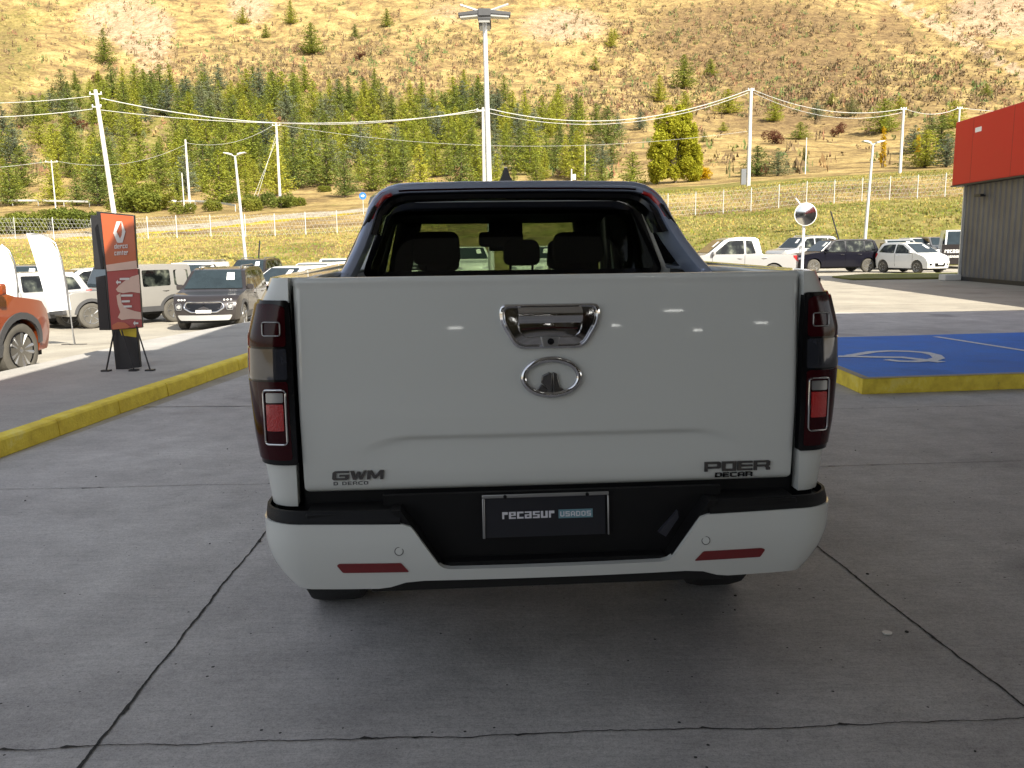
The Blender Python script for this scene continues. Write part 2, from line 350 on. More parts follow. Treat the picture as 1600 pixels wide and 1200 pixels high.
def lathe(bm, prof, n=24, axis='x', c=(0, 0, 0)):
    c = Vector(c); rings = []
    for (a, r) in prof:
        ring = []
        for k in range(n):
            t = 2*math.pi*k/n
            if axis == 'x': v = Vector((a, r*math.cos(t), r*math.sin(t)))
            elif axis == 'y': v = Vector((r*math.cos(t), a, r*math.sin(t)))
            else: v = Vector((r*math.cos(t), r*math.sin(t), a))
            ring.append(bm.verts.new(c+v))
        rings.append(ring)
    for i in range(len(rings)-1):
        for k in range(n):
            bm.faces.new((rings[i][k], rings[i][(k+1) % n], rings[i+1][(k+1) % n], rings[i+1][k]))
    bm.faces.new(rings[0][::-1]); bm.faces.new(rings[-1])
def frange(a, b, s):
    n = max(1, int(round((b-a)/s))); return [a+(b-a)*i/n for i in range(1, n)]
def prism(outline, w0, w1, fmap, su=(), sv=(), sw=(), bm=None):
    """polygon (u,v) given thickness along w, sliced, then bent into place by fmap(u,v,w)"""
    t = bmesh.new()
    vs = [t.verts.new((u, v, w0)) for u, v in outline]
    t.faces.new(vs)
    r = bmesh.ops.extrude_face_region(t, geom=list(t.faces))
    for e in r['geom']:
        if isinstance(e, bmesh.types.BMVert): e.co.z = w1
    for ax, ss in ((0, su), (1, sv), (2, sw)):
        for s in ss:
            no = [0, 0, 0]; no[ax] = 1; co = [0, 0, 0]; co[ax] = s
            bmesh.ops.bisect_plane(t, geom=t.verts[:]+t.edges[:]+t.faces[:], dist=1e-5, plane_co=co, plane_no=no)
    for v in t.verts: v.co = fmap(v.co.x, v.co.y, v.co.z)
    bmesh.ops.recalc_face_normals(t, faces=t.faces)
    if bm is None: return t
    me = bpy.data.meshes.new('tmp'); t.to_mesh(me); t.free(); bm.from_mesh(me); bpy.data.meshes.remove(me)
    return bm
def rrect(x0, x1, z0, z1, r, n=5):
    o = []
    for cx, cz, a in ((x1-r, z0+r, -90), (x1-r, z1-r, 0), (x0+r, z1-r, 90), (x0+r, z0+r, 180)):
        for k in range(n+1):
            t = R(a+90*k/n); o.append((cx+r*math.cos(t), cz+r*math.sin(t)))
    return o
def rounded(poly, r, n=4):
    """round the corners of a polygon"""
    out = []; N = len(poly)
    for i in range(N):
        p = Vector(poly[i]); a = Vector(poly[i-1]); b = Vector(poly[(i+1) % N])
        rr = min(r, (a-p).length*0.45, (b-p).length*0.45)
        p0 = p+(a-p).normalized()*rr; p1 = p+(b-p).normalized()*rr
        for k in range(n+1):
            t = k/n; q = p0*(1-t)**2 + p*2*t*(1-t) + p1*t*t; out.append((q.x, q.y))
    return out
def sm(a, b, x):
    if a == b: return float(x > a)
    t = min(1, max(0, (x-a)/(b-a))); return t*t*(3-2*t)
def lerp_table(xs, ys, x):
    if x <= xs[0]: return ys[0]
    for i in range(len(xs)-1):
        if x <= xs[i+1]:
            t = (x-xs[i])/(xs[i+1]-xs[i]); return ys[i]*(1-t)+ys[i+1]*t
    return ys[-1]
RECT = {
 'r': (.8, [(0, 0, .36, 1), (.36, .62, 1, 1)]), 'e': (1, [(0, 0, .32, 1), (.32, .8, 1, 1), (.68, .42, 1, .8), (.32, .42, .68, .58), (.32, 0, 1, .2)]),
 'c': (.95, [(0, 0, .34, 1), (.34, .76, 1, 1), (.34, 0, 1, .24)]), 'a': (1, [(0, .8, .68, 1), (.68, 0, 1, 1), (0, 0, .3, .58), (.3, .42, .68, .58), (.3, 0, .68, .2)]),
 's': (1, [(0, .8, 1, 1), (0, .42, .32, .8), (.32, .42, 1, .58), (.68, .2, 1, .42), (0, 0, 1, .2)]), 'u': (1, [(0, 0, .34, 1), (.66, 0, 1, 1), (.34, 0, .66, .22)]),
 'D': (1, [(0, 0, .26, 1), (.26, .8, .74, 1), (.26, 0, .74, .2), (.74, .1, 1, .9)]), 'E': (.9, [(0, 0, .26, 1), (.26, .8, 1, 1), (.26, .4, .9, .6), (.26, 0, 1, .2)]),
 'R': (1, [(0, 0, .26, 1), (.26, .8, .74, 1), (.74, .5, 1, .92), (.26, .36, .78, .5), (.78, 0, 1, .36)]), 'C': (1, [(0, .08, .26, .92), (.26, .8, 1, 1), (.26, 0, 1, .2)]),
 'O': (1, [(0, .08, .26, .92), (.74, .08, 1, .92), (.26, .8, .74, 1), (.26, 0, .74, .2)]), 'A': (1, [(0, 0, .26, .88), (.74, 0, 1, .88), (.26, .8, .74, 1), (.26, .3, .74, .48)]),
 'U': (1, [(0, .08, .26, 1), (.74, .08, 1, 1), (.26, 0, .74, .2)]), 'S': (1, [(0, .8, 1, 1), (0, .42, .28, .8), (.28, .42, 1, .58), (.72, .2, 1, .42), (0, 0, 1, .2)]),
 'n': (1, [(0, 0, .3, 1), (.3, .76, .7, 1), (.7, 0, 1, .9)]), 't': (.7, [(.25, 0, .65, 1.2), (0, .78, .25, 1), (.65, .78, 1, 1)]), 'o': (1, [(0, 0, .28, 1), (.72, 0, 1, 1), (.28, .78, .72, 1), (.28, 0, .72, .22)]),
 'd': (1, [(.7, 0, 1, 1.4), (0, 0, .3, 1), (.3, .78, .7, 1), (.3, 0, .7, .22)]), 'X': (1, []) }
def rect_text(name, word, cw, ch, gap, m, parent, fmap, lift=0.0008):
    bm = bmesh.new(); x = 0.0
    for c in word:
        if c == ' ': x += cw*0.7; continue
        wf, rs = RECT[c]
        for (a, b, c2, d) in rs:
            prism([(x+a*cw*wf, b*ch), (x+c2*cw*wf, b*ch), (x+c2*cw*wf, d*ch), (x+a*cw*wf, d*ch)], 0, lift, fmap, bm=bm)
        x += cw*wf+gap
    return obj(name, bm, m, parent, smooth=0)
def text_obj(name, s, size, m, parent, fmap, bold=0.0, xs=1.0, depth=0.003, spacing=1.0, center=False):
    cu = bpy.data.curves.new(name, 'FONT'); cu.body = s; cu.size = size; cu.extrude = depth; cu.offset = bold; cu.space_character = spacing
    cu.resolution_u = 3
    if center: cu.align_x = 'CENTER'
    to = bpy.data.objects.new('tmp_text', cu); COL.objects.link(to)
    bpy.context.view_layer.update()
    me = bpy.data.meshes.new_from_object(to.evaluated_get(bpy.context.evaluated_depsgraph_get()))
    bpy.data.objects.remove(to); bpy.data.curves.remove(cu)
    bm = bmesh.new(); bm.from_mesh(me); bpy.data.meshes.remove(me)
    for v in bm.verts: v.co = fmap(v.co.x*xs, v.co.y, v.co.z)
    return obj(name, bm, m, parent, smooth=0, recalc=False)
MT['turf'] = mat('turf', (0.15, 0.15, 0.03), 0.95, var=0.6, scale=3, bump=0.8, bscale=12)

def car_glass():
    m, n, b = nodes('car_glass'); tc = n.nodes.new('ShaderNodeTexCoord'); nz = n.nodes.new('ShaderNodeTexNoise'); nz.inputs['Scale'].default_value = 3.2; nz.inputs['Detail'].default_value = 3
    n.links.new(tc.outputs['Object'], nz.inputs['Vector']); r = ramp(n, [(0.45, (0.004, 0.005, 0.005)), (0.58, (0.03, 0.035, 0.03)), (0.72, (0.16, 0.17, 0.13))])  # pale greenish patches paint in the light seen through the windows
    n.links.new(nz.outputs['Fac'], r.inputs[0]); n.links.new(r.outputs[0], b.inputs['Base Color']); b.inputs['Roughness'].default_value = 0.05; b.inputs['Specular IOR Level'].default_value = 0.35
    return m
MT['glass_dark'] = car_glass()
# ------------------------------------------------------------------ ground of the lot
def lot_z(x, y):
    return -0.60*sm(11, 24, y)*sm(-4.6, -8.5, x) + 0.0
def grid_sheet(name, x0, x1, y0, y1, step, m, zoff=0.0, zf=lot_z):
    bm = bmesh.new(); nx = max(1, int((x1-x0)/step)); ny = max(1, int((y1-y0)/step))
    V = [[bm.verts.new((x0+(x1-x0)*i/nx, y0+(y1-y0)*j/ny, zf(x0+(x1-x0)*i/nx, y0+(y1-y0)*j/ny)+zoff)) for j in range(ny+1)] for i in range(nx+1)]
    for i in range(nx):
        for j in range(ny): bm.faces.new((V[i][j], V[i+1][j], V[i+1][j+1], V[i][j+1]))
    return struct(obj(name, bm, m, smooth=60))

SHIFT = 0
grid_sheet('lot_ground', -60, 60, -40, 56, 2.0, 'lot_concrete')
# paved apron under the canopy: own copy of the concrete, toned for the shade
bm = bmesh.new()
ap = [(-26, -14), (16, -14), (16, 30), (-3.4, 30), (-3.4, 8.0), (-4.2, 5.0), (-26, 1.0)]
ap = [(-9, -14), (30, -14), (30, 19.5), (-2.4, 19.5), (-3.2, 12.5), (-4.3, 4.0), (-9, 2.0)]
f = bm.faces.new([bm.verts.new((x, y, 0.004)) for x, y in ap])
bmesh.ops.triangulate(bm, faces=[f])
struct(obj('apron_pavement', bm, 'concrete', smooth=0))

# joints between the slabs, a hand wide at most, with ragged lips
def joint(a, b, wd, seed, z=0.0075, amp=1.0):
    rnd = random.Random(seed); bm = bmesh.new(); a = Vector((a[0], a[1], 0)); b = Vector((b[0], b[1], 0))
    L = (b-a).length; n = int(L/0.014); t = (b-a).normalized(); s = Vector((-t.y, t.x, 0)); prev = None
    off = 0; wl = wr = wd/2
    for i in range(n+1):
        off += rnd.uniform(-1, 1)*0.0016*amp; off *= 0.97
        wl = wl*0.6+0.4*wd/2*rnd.uniform(0.4, 1.7); wr = wr*0.6+0.4*wd/2*rnd.uniform(0.4, 1.7)
        if rnd.random() < 0.012: wl += rnd.uniform(0.005, 0.014)
        if rnd.random() < 0.012: wr += rnd.uniform(0.005, 0.014)
        p = a+t*(L*i/n)+s*off
        c = (bm.verts.new((p+s*wl).to_tuple()[:2]+(z,)), bm.verts.new((p-s*wr).to_tuple()[:2]+(z,)))
        if prev: bm.faces.new((prev[0], prev[1], c[1], c[0]))
        prev = c
    return struct(obj('slab_joint', bm, 'joint', smooth=0, recalc=False))
MT['joint'] = mat('joint', (0.028, 0.027, 0.026), 0.95, var=0.5, scale=60)
def ext(p, q, t0, t1):
    p, q = Vector(p[:2]), Vector(q[:2]); return (p+(q-p)*t0), (p+(q-p)*t1)
jl = (G(125, 1200), G(410, 840)); jr = (G(1545, 1065), G(1280, 860))
a, b_ = ext(*jl, -0.5, 4.2); joint(a, b_, 0.0085, 1, amp=1.3)
a, b_ = ext(*jr, -0.8, 5.5); joint(a, b_, 0.0085, 2, amp=1.3)
joint(G(-150, 1180), G(1750, 1117), 0.0042, 3, amp=2.2)
joint(G(0, 766), G(430, 757), 0.004, 4); joint(G(1270, 731), G(1660, 719), 0.005, 5)
joint(G(225, 637), G(560, 634), 0.012, 6); joint(G(1290, 640), G(1700, 632), 0.006, 7)
# faint score lines across the sunlit lot
for (a, b_) in ((( -5.5, 15.2), (-9.5, 14.0)), ((7, 21.5), (20, 22.3)), ((7, 26), (18, 26.7))):
    joint(a, b_, 0.02, 9, z=0.012)

# small litter on the pavement: a ring-pull washer and pebbles
bm = bmesh.new(); p = G(1386, 992)
closed = [(0.018*math.cos(t*math.pi/8), 0.018*math.sin(t*math.pi/8)) for t in range(16)]
lathe(bm, [(0.001, 0.010), (0.001, 0.019), (0.006, 0.019), (0.006, 0.010)], 20, 'z')
o = obj('washer', bm, 'galv'); o.location = (p.x, p.y, 0.006)
tag(o, 'small bright metal washer lying on the concrete right of the pickup', 'washer')
rnd = random.Random(5); bm = bmesh.new()
for i in range(80):
    x, y = rnd.uniform(-3.4, 4.0), rnd.uniform(1.9, 9); s = rnd.uniform(0.0025, 0.007)
    bmesh.ops.create_icosphere(bm, subdivisions=1, radius=s, matrix=Matrix.Translation((x, y, 0.004+s*0.4)) @ Matrix.Diagonal((rnd.uniform(.7, 1.6), rnd.uniform(.7, 1.6), 0.6, 1)))
o = obj('grit', bm, 'joint'); o['kind'] = 'stuff'; o['label'] = 'dark grit scattered over the concrete slabs'; o['category'] = 'grit'

# ------------------------------------------------------------------ kerb and island on the left
ka, kb = Vector(G(-150, 785, 0)[:2]), Vector(G(392, 588, 0)[:2])
ka = Vector(G(0, 716, 0)[:2]); kb = Vector(G(390, 573, 0)[:2])
kt = (kb-ka).normalized(); kn = Vector((-kt.y, kt.x))      # kn points away from the pickup (left)
if kn.x > 0: kn = -kn
MT['kerb_side'] = MT['kerb']
kroot = thing('kerb', 'yellow painted concrete kerb edging the island left of the pickup', 'kerb', (ka.x, ka.y, 0))
def k3(s, off, z): p = kt*s+kn*off; return Vector((p.x, p.y, z))
KH = 0.15
s = -4.2; i = 0
rnd = random.Random(3)
while s < 10.6:
    ln = 1.0; s1 = s+ln-0.012
    t = bmesh.new()
    prof = [(0.0, 0.0), (0.012, KH-0.02), (0.03, KH), (0.17, KH), (0.17, 0.0)]
    dz = rnd.uniform(-0.003, 0.003); do = rnd.uniform(-0.004, 0.004)
    prism([(u, v) for u, v in prof], s, s1, lambda u, v, w: k3(w, u+do, v+dz*(v > 0.05)), bm=t)
    obj('kerb_stone', t, 'kerb', kroot, bevel=0.006); s += ln
# island slab behind the kerb
bm = bmesh.new()
isl = [k3(-4.2, 0.171, 0), k3(10.9, 0.171, 0), k3(12.5, 0.9, 0), k3(12.0, 2.0, 0), k3(7.2, 2.55, 0), k3(-4.2, 2.6, 0)]
iv = [bm.verts.new((p.x+ka.x, p.y+ka.y, -0.3)) for p in isl]
fc = bm.faces.new(iv); r = bmesh.ops.extrude_face_region(bm, geom=[fc])
for e in r['geom']:
    if isinstance(e, bmesh.types.BMVert): e.co.z = KH-0.006
struct(obj('island_pavement', bm, 'island_concrete', smooth=30))

# ------------------------------------------------------------------ accessible bay on the right, a raised platform
bA = Vector(G(1347, 617, 0)[:2]); bt = Vector((0.063, 1)).normalized(); bn = Vector((bt.y, -bt.x))
bt2 = (Vector(G(1600, 608, 0)[:2])-bA).normalized()
def b3(u, v, z): p = bA+bt2*u+Vector((0.025, 1)).normalized()*v; return Vector((p.x, p.y, z))
BH = 0.17
proot = thing('bay_kerb', 'yellow kerb around the raised blue accessible bay right of the pickup', 'kerb', (bA.x, bA.y, 0))
t = bmesh.new()
for (u0, u1, v0, v1) in ((0, 2.0, 0, 0.10), (2.01, 4.0, 0, 0.10), (4.01, 6.0, 0, 0.10), (0, 0.10, 0.10, 2.0), (0, 0.10, 2.01, 3.9)):
    pts = [b3(u, v, 0)-b3(0, 0, 0) for u, v in ((u0, v0), (u1, v0), (u1, v1), (u0, v1))]
    t = bmesh.new(); vv = [t.verts.new((p.x, p.y, 0)) for p in pts]; fc = t.faces.new(vv)
    r = bmesh.ops.extrude_face_region(t, geom=[fc])
    for e in r['geom']:
        if isinstance(e, bmesh.types.BMVert): e.co.z = BH
    obj('kerb_stone', t, 'kerb', proot, bevel=0.012)
    t = bmesh.new(); vv = [t.verts.new((p.x, p.y, BH+0.002)) for p in pts]; t.faces.new(vv)
    obj('kerb_top', t, 'kerb_top', proot, smooth=0)
bm = bmesh.new()
vv = [bm.verts.new(b3(u, v, 0)) for u, v in ((0.101, 0.101), (6.0, 0.101), (6.0, 3.9), (0.101, 3.9))]
fc = bm.faces.new(vv); r = bmesh.ops.extrude_face_region(bm, geom=[fc])
for e in r['geom']:
    if isinstance(e, bmesh.types.BMVert): e.co.z = BH-0.003
struct(obj('bay_pavement', bm, 'blue_floor', smooth=0))
# painted marks on it
def mark(name, polys):
    bm = bmesh.new()
    for pl in polys:
        fc = bm.faces.new([bm.verts.new((p[0], p[1], BH+0.002)) for p in pl])
    bmesh.ops.triangulate(bm, faces=bm.faces[:])
    return struct(obj(name, bm, 'marking', smooth=0))
l0, l1 = G(1462, 526, BH), G(1640, 554, BH)
mark('bay_divider_line', [[(l0.x-.05, l0.y), (l0.x+.05, l0.y), (l1.x+.05, l1.y), (l1.x-.05, l1.y)]])
# wheelchair pictogram lying on its back, head to the left
def gp(x, y): p = G(x, y, BH); return Vector((p.x, p.y))
strk = []
def stroke(pts, wd):
    out = []
    for i in range(len(pts)-1):
        a, b2 = pts[i], pts[i+1]; d = (b2-a).normalized(); nn = Vector((-d.y, d.x))*wd/2; e = d*wd*0.2
        out.append([a-e+nn, a-e-nn, b2+e-nn, b2+e+nn])
    return out
bm = bmesh.new()
def ribbon(pts, wd):
    prev = None; n = len(pts)
    for i, p in enumerate(pts):
        d = (pts[min(i+1, n-1)]-pts[max(i-1, 0)]).normalized(); nn = Vector((-d.y, d.x))*wd/2
        c = (bm.verts.new((p.x+nn.x, p.y+nn.y, BH+0.0025+0.0001*len(bm.verts)/60)), bm.verts.new((p.x-nn.x, p.y-nn.y, BH+0.0025+0.0001*len(bm.verts)/60)))
        if prev: bm.faces.new((prev[0], prev[1], c[1], c[0]))
        prev = c
wheel_px = [(1345, 553), (1362, 550), (1390, 548.5), (1420, 549), (1446, 551), (1462, 555), (1467, 559.5), (1455, 563), (1430, 565), (1405, 564.5), (1385, 562)]
ribbon([gp(*p) for p in wheel_px], 0.14)
ribbon([gp(*p) for p in [(1290, 557), (1330, 557), (1370, 558), (1410, 558.5), (1440, 562), (1472, 566)]], 0.15)
ribbon([gp(*p) for p in [(1345, 553), (1325, 556)]], 0.13)
struct(obj('wheelchair_marking', bm, 'marking', smooth=0))

# ------------------------------------------------------------------ the white pickup
T0 = P(853, 600, 2.86)
truck = thing('pickup_truck', 'white double-cab pickup truck seen from behind in the shade, chrome tailgate badge', 'pickup truck', (T0.x+0.018, 2.785, 0), R(3.9))

def WB(z):     # half width of the bed side by height
    return lerp_table([0.50, 0.76, 0.87, 1.0, 1.2, 1.32, 1.42, 1.46, 1.515], [0.930, 0.935, 0.950, 0.968, 0.982, 0.978, 0.952, 0.928, 0.905], z)
def side_map(sgn, off=0.0, rc=0.095):
    """u: distance outwards from the centre along the skin (rounds the rear corner, then runs forward); w: inwards depth"""
    def f(u, v, w):
        Wd = WB(v)+off-w; r = max(0.02, rc-w); x1 = WB(v)-rc
        if u <= x1: x, y = u, -off+w
        else:
            s = u-x1; arc = rc*math.pi/2
            if s < arc:
                t = s/rc; x = x1+(rc+off-w)*math.sin(t); y = rc-(rc+off-w)*math.cos(t)
            else: x = x1+rc+off-w; y = rc+(s-arc)
        y += 0.050*max(0, v-1.05)*(1-sm(0.1, 0.5, y))
        return Vector((sgn*x, y, v))
    return f
# bed sides (outer skin, thick wall)
for sg in (-1, 1):
    bm = bmesh.new()
    arch = [(0.97+1.05+0.43*math.cos(R(a))-0.0, 0.40+0.43*math.sin(R(a))) for a in range(165, 9, -12)]
    outl = [(0.838, 0.765), (1.0, 0.765)] + [(1.08, 0.62), (1.50, 0.55)] + [(x, z) for x, z in arch if z > 0.55] + [(2.5, 0.50), (2.66, 0.50), (2.66, 1.515), (0.838, 1.505)]
    prism(outl, 0.0, 0.055, side_map(sg), su=frange(0.84, 1.16, 0.02)+frange(1.16, 2.66, 0.15), sv=frange(0.5, 1.52, 0.04), bm=bm)
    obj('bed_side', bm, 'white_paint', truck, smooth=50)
    bm = bmesh.new(); v = box(bm, 0, 0.11, 0.05, 1.66, 0, 0.028)      # bed rail cap
    for q in bm.verts: q.co.x = sg*(0.885-q.co.x); q.co.z += 1.478
    obj('bed_rail_cap', bm, 'white_paint', truck, bevel=0.012)
bm = bmesh.new(); box(bm, -0.82, 0.82, 0.08, 1.60, 0.86, 0.90); box(bm, -0.80, 0.80, 1.585, 1.61, 0.90, 1.42)
for sg in (-1, 1): box(bm, sg*0.80-0.015, sg*0.80+0.015, 0.09, 1.58, 0.90, 1.49)
obj('bed_liner', bm, 'grey_plastic', truck)
bm = bmesh.new()
for sg in (-1, 1):
    box(bm, sg*0.86-0.055, sg*0.86+0.055, 0.07, 0.20, 0.60, 1.48)
box(bm, -0.92, 0.92, 0.08, 0.14, 0.79, 0.86)
obj('corner_post', bm, 'underbody', truck)

# tailgate
def zc(x):                       # the arched feature line
    a = abs(x+0.0); return 0.982-0.075*sm(0.46, 0.74, a)**1.2
def TG(u, v, w):
    y = 0.0
    y += 0.008*((v-1.18)/0.35)**2+0.050*max(0, v-1.05)                       # slight crown top to bottom
    y += 0.006*(u/0.8)**2
    amp = 0.0115*(1-sm(0.42, 0.70, abs(u)))
    d = v-zc(u)
    step = sm(0.010, -0.012, d)                        # below the line stands proud and fades out again
    y += amp*step*(1-sm(-0.01, -0.13, d))
    y -= 0.006*sm(1.47, 1.50, v)                       # lip along the top
    e = min(0.826-abs(u), 1.503-v, v-0.806)            # rolled edges
    if e < 0.018: y += 0.010*(1-e/0.018)**2
    return Vector((u, y+w, v))
tg_out = rrect(-0.826, 0.826, 0.806, 1.503, 0.02, 5)
tg_out = [(x*(1-0.012*(1-(z-0.806)/0.7)), z) for x, z in tg_out]
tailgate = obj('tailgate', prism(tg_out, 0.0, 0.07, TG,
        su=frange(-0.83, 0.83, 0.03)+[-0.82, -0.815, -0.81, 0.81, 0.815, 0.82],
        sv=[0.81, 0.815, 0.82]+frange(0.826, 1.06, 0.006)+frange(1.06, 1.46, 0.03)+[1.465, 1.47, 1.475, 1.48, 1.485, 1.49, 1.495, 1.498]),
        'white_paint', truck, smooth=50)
def on_tg(x0, z0, lift=0.001, tilt=0.0):
    def f(x, y, w):
        p = TG(x0+x, z0+y, 0); return Vector((p.x, p.y-w-lift, p.z))
    return f
# handle surround
cx = -0.006
surr = rounded([(cx-0.164, 1.412), (cx+0.164, 1.412), (cx+0.162, 1.352), (cx+0.112, 1.268), (cx-0.112, 1.268), (cx-0.162, 1.352)], 0.030)
inn = rounded([(cx-0.148, 1.400), (cx+0.148, 1.400), (cx+0.145, 1.356), (cx+0.102, 1.281), (cx-0.102, 1.281), (cx-0.145, 1.356)], 0.026)
TGY = lambda v: 0.050*max(0, v-1.05)
def F0(u, v, w): return Vector((u, -w+TGY(v), v))
bm = bmesh.new()
def ringmesh(bm, A, B, wa, wb):
    """band between two outlines of equal vertex count: outer A at height wa falling to B at wb, with a skirt"""
    n = len(A); va0 = [bm.verts.new(F0(x, z, -0.012)) for x, z in A]; va = [bm.verts.new(F0(x, z, wa)) for x, z in A]
    mid = [bm.verts.new(F0((x+p)/2, (z+q)/2, max(wa, wb)+0.004)) for (x, z), (p, q) in zip(A, B)]
    vb = [bm.verts.new(F0(x, z, wb)) for x, z in B]; vb0 = [bm.verts.new(F0(x, z, -0.012)) for x, z in B]
    for i in range(n):
        j = (i+1) % n
        for p, q in ((va0, va), (va, mid), (mid, vb), (vb, vb0)): bm.faces.new((p[i], p[j], q[j], q[i]))
ringmesh(bm, surr, inn, 0.010, 0.008)
surround = obj('handle_surround', bm, 'chrome', tailgate, smooth=60)
# dished chrome plate inside
def dish(u, v, w):
    x = (u-cx)/0.14; z = (v-1.341)/0.06
    return Vector((u, -0.004+0.010*(1-min(1, x*x))*(1-min(1, z*z))*(-0.4)-w+TGY(v), v))
obj('handle_plate', prism(inn, -0.012, 0.003, dish, su=frange(cx-0.15, cx+0.15, 0.015), sv=frange(1.28, 1.40, 0.012)), 'chrome', tailgate, smooth=60)
hf = rounded([(cx-0.104, 1.402), (cx+0.104, 1.402), (cx+0.104, 1.352), (cx-0.104, 1.352)], 0.010)
def flap(u, v, w): return Vector((u, -0.012-0.016*sm(1.400, 1.385, v)+0.010*sm(1.372, 1.352, v)-w+TGY(v), v))
obj('handle_flap', prism(hf, -0.012, 0.004, flap, su=frange(cx-0.10, cx+0.10, 0.02), sv=frange(1.352, 1.402, 0.005)), 'chrome', tailgate, smooth=60)
rec = rounded([(cx-0.100, 1.350), (cx+0.102, 1.350), (cx+0.098, 1.325), (cx+0.080, 1.308), (cx-0.078, 1.308), (cx-0.096, 1.325)], 0.016)
obj('handle_recess', prism(rec, -0.01, 0.0055, lambda u, v, w: Vector((u, -0.0035-w+TGY(v), v))), 'gloss_black', tailgate, smooth=40)
bm = bmesh.new(); closed = rounded([(cx-0.104, 1.352), (cx+0.106, 1.352), (cx+0.101, 1.324), (cx+0.082, 1.304), (cx-0.080, 1.304), (cx-0.100, 1.324)], 0.018)
closed_tube(bm, [(x, -0.010+TGY(z), z) for x, z in closed], 0.0022, 6); obj('recess_rim', bm, 'chrome', tailgate, smooth=60)
bm = bmesh.new(); tube(bm, [(cx-0.09, 0.003, 1.332), (cx, 0.001, 1.336), (cx+0.09, 0.003, 1.332)], 0.004, 8, flat=0.6); obj('recess_ridge', bm, 'copper', tailgate, smooth=60)
camb = rounded([(-0.033+cx, 1.308), (0.030+cx, 1.308), (0.024+cx, 1.274), (-0.025+cx, 1.274)], 0.006)
cbx = obj('camera_housing', prism(camb, 0.0, 0.024, lambda u, v, w: Vector((u, -w+TGY(v), v))), 'satin', tailgate, bevel=0.003)
bm = bmesh.new(); lathe(bm, [(-0.024, 0.0105), (-0.028, 0.0105), (-0.028, 0.008), (-0.0262, 0.004)], 20, 'y', (cx+0.000, 0.012, 1.292)); obj('camera_lens', bm, 'gloss_black', cbx, smooth=40)
# oval badge
ex, ez = -0.003, 1.174
N = 48; bm = bmesh.new(); prev = None; rings = []
for k in range(N):
    t = 2*math.pi*k/N; c_, s_ = math.cos(t), math.sin(t); ring = []
    for q in range(8):
        a = 2*math.pi*q/8; d = 0.0105*math.cos(a); h = 0.007*math.sin(a)
        ring.append(bm.verts.new((ex+(0.091+d)*c_, -0.008-h-0.004+TGY(ez+0.058*s_)+0.002, ez+(0.058+d)*s_)))
    rings.append(ring)
for k in range(N):
    for q in range(8): bm.faces.new((rings[k][q], rings[k][(q+1) % 8], rings[(k+1) % N][(q+1) % 8], rings[(k+1) % N][q]))
obj('badge_ring', bm, 'chrome', tailgate, smooth=70)
bm = bmesh.new()
bp = [[(-0.046, -0.045), (-0.030, -0.022), (-0.022, -0.026), (-0.004, -0.05), (-0.03, -0.055)],
      [(-0.030, -0.018), (-0.026, 0.006), (-0.006, 0.016), (0.002, 0.010), (0.002, -0.052), (-0.010, -0.045), (-0.022, -0.022)],
      [(0.004, 0.016), (0.016, 0.010), (0.020, -0.010), (0.026, -0.032), (0.044, -0.045), (0.03, -0.054), (0.004, -0.056)]]
for pl in bp:
    t = prism([(ex+x*1.15, ez+z*1.05) for x, z in pl], 0.0, 0.006, lambda u, v, w: Vector((u, -w-0.012*(w > 0.003)*(1-abs(u-ex)/0.06)*(0.4+0.6*sm(-0.06, 0.02, v-ez))+TGY(v), v)))
    me = bpy.data.meshes.new('tmp'); t.to_mesh(me); t.free(); bm.from_mesh(me); bpy.data.meshes.remove(me)
obj('badge_emblem', bm, 'dark_chrome', tailgate, smooth=20, bevel=0.0025)
# lettering
letters = {
 'G': [[(1, .8), (1, 1), (.12, 1), (0, .85), (0, .15), (.12, 0), (.9, 0), (1, .15), (1, .58), (.42, .58), (.42, .40), (.78, .40), (.78, .2), (.22, .2), (.22, .8)]],
 'W': [[(0, 1), (.22, 1), (.33, .38), (.42, .9), (.60, .9), (.69, .38), (.80, 1), (1, 1), (.80, 0), (.60, 0), (.51, .5), (.42, 0), (.22, 0)]],
 'M': [[(0, 0), (0, 1), (.26, 1), (.5, .42), (.74, 1), (1, 1), (1, 0), (.80, 0), (.80, .62), (.58, .08), (.42, .08), (.20, .62), (.20, 0)]],
 'P': [[(0, 0), (0, 1), (.9, 1), (1, .9), (1, .40), (.9, .30), (.22, .30), (.22, .50), (.78, .50), (.78, .78), (.2, .78), (.2, 0)]],
 'O': [[(0, 0), (0, 1), (.99, 1), (.99, .78), (.24, .78), (.24, .22), (.99, .22), (.99, 0)], [(1, 0), (1, 1), (.75, .779), (.75, .221)]],
 'E': [[(0, 0), (0, 1), (1, 1), (1, .80), (.24, .80), (.24, .60), (1, .60), (1, .42), (.24, .42), (.24, .20), (1, .20), (1, 0)]],
 'R': [[(0, 0), (0, 1), (.9, 1), (1, .9), (1, .48), (.90, .40), (1, .24), (1, 0), (.76, 0), (.76, .20), (.64, .36), (.22, .36), (.22, .56), (.78, .56), (.78, .80), (.2, .80), (.2, 0)]],
}
def block_text(name, word, x, z, wd, ht, gap, m, lift, parent, slant=0.0, widths=None):
    bm = bmesh.new(); cxx = x
    for i, ch in enumerate(word):
        ww = wd*(widths[i] if widths else 1)
        for pl in letters[ch]:
            t = prism([(cxx+px*ww+slant*pz, z+pz*ht) for px, pz in pl], 0, lift, lambda u, v, w: TG(u, v, 0)-Vector((0, w, 0)))
            me = bpy.data.meshes.new('tmp'); t.to_mesh(me); t.free(); bm.from_mesh(me); bpy.data.meshes.remove(me)
        cxx += ww+gap
    return obj(name, bm, m, parent, smooth=20)
block_text('badge_lettering', 'GWM', -0.726, 0.847, 0.051, 0.030, 0.003, 'dark_chrome', 0.007, tailgate, 0.004, (1.05, 1.05, 1.05))
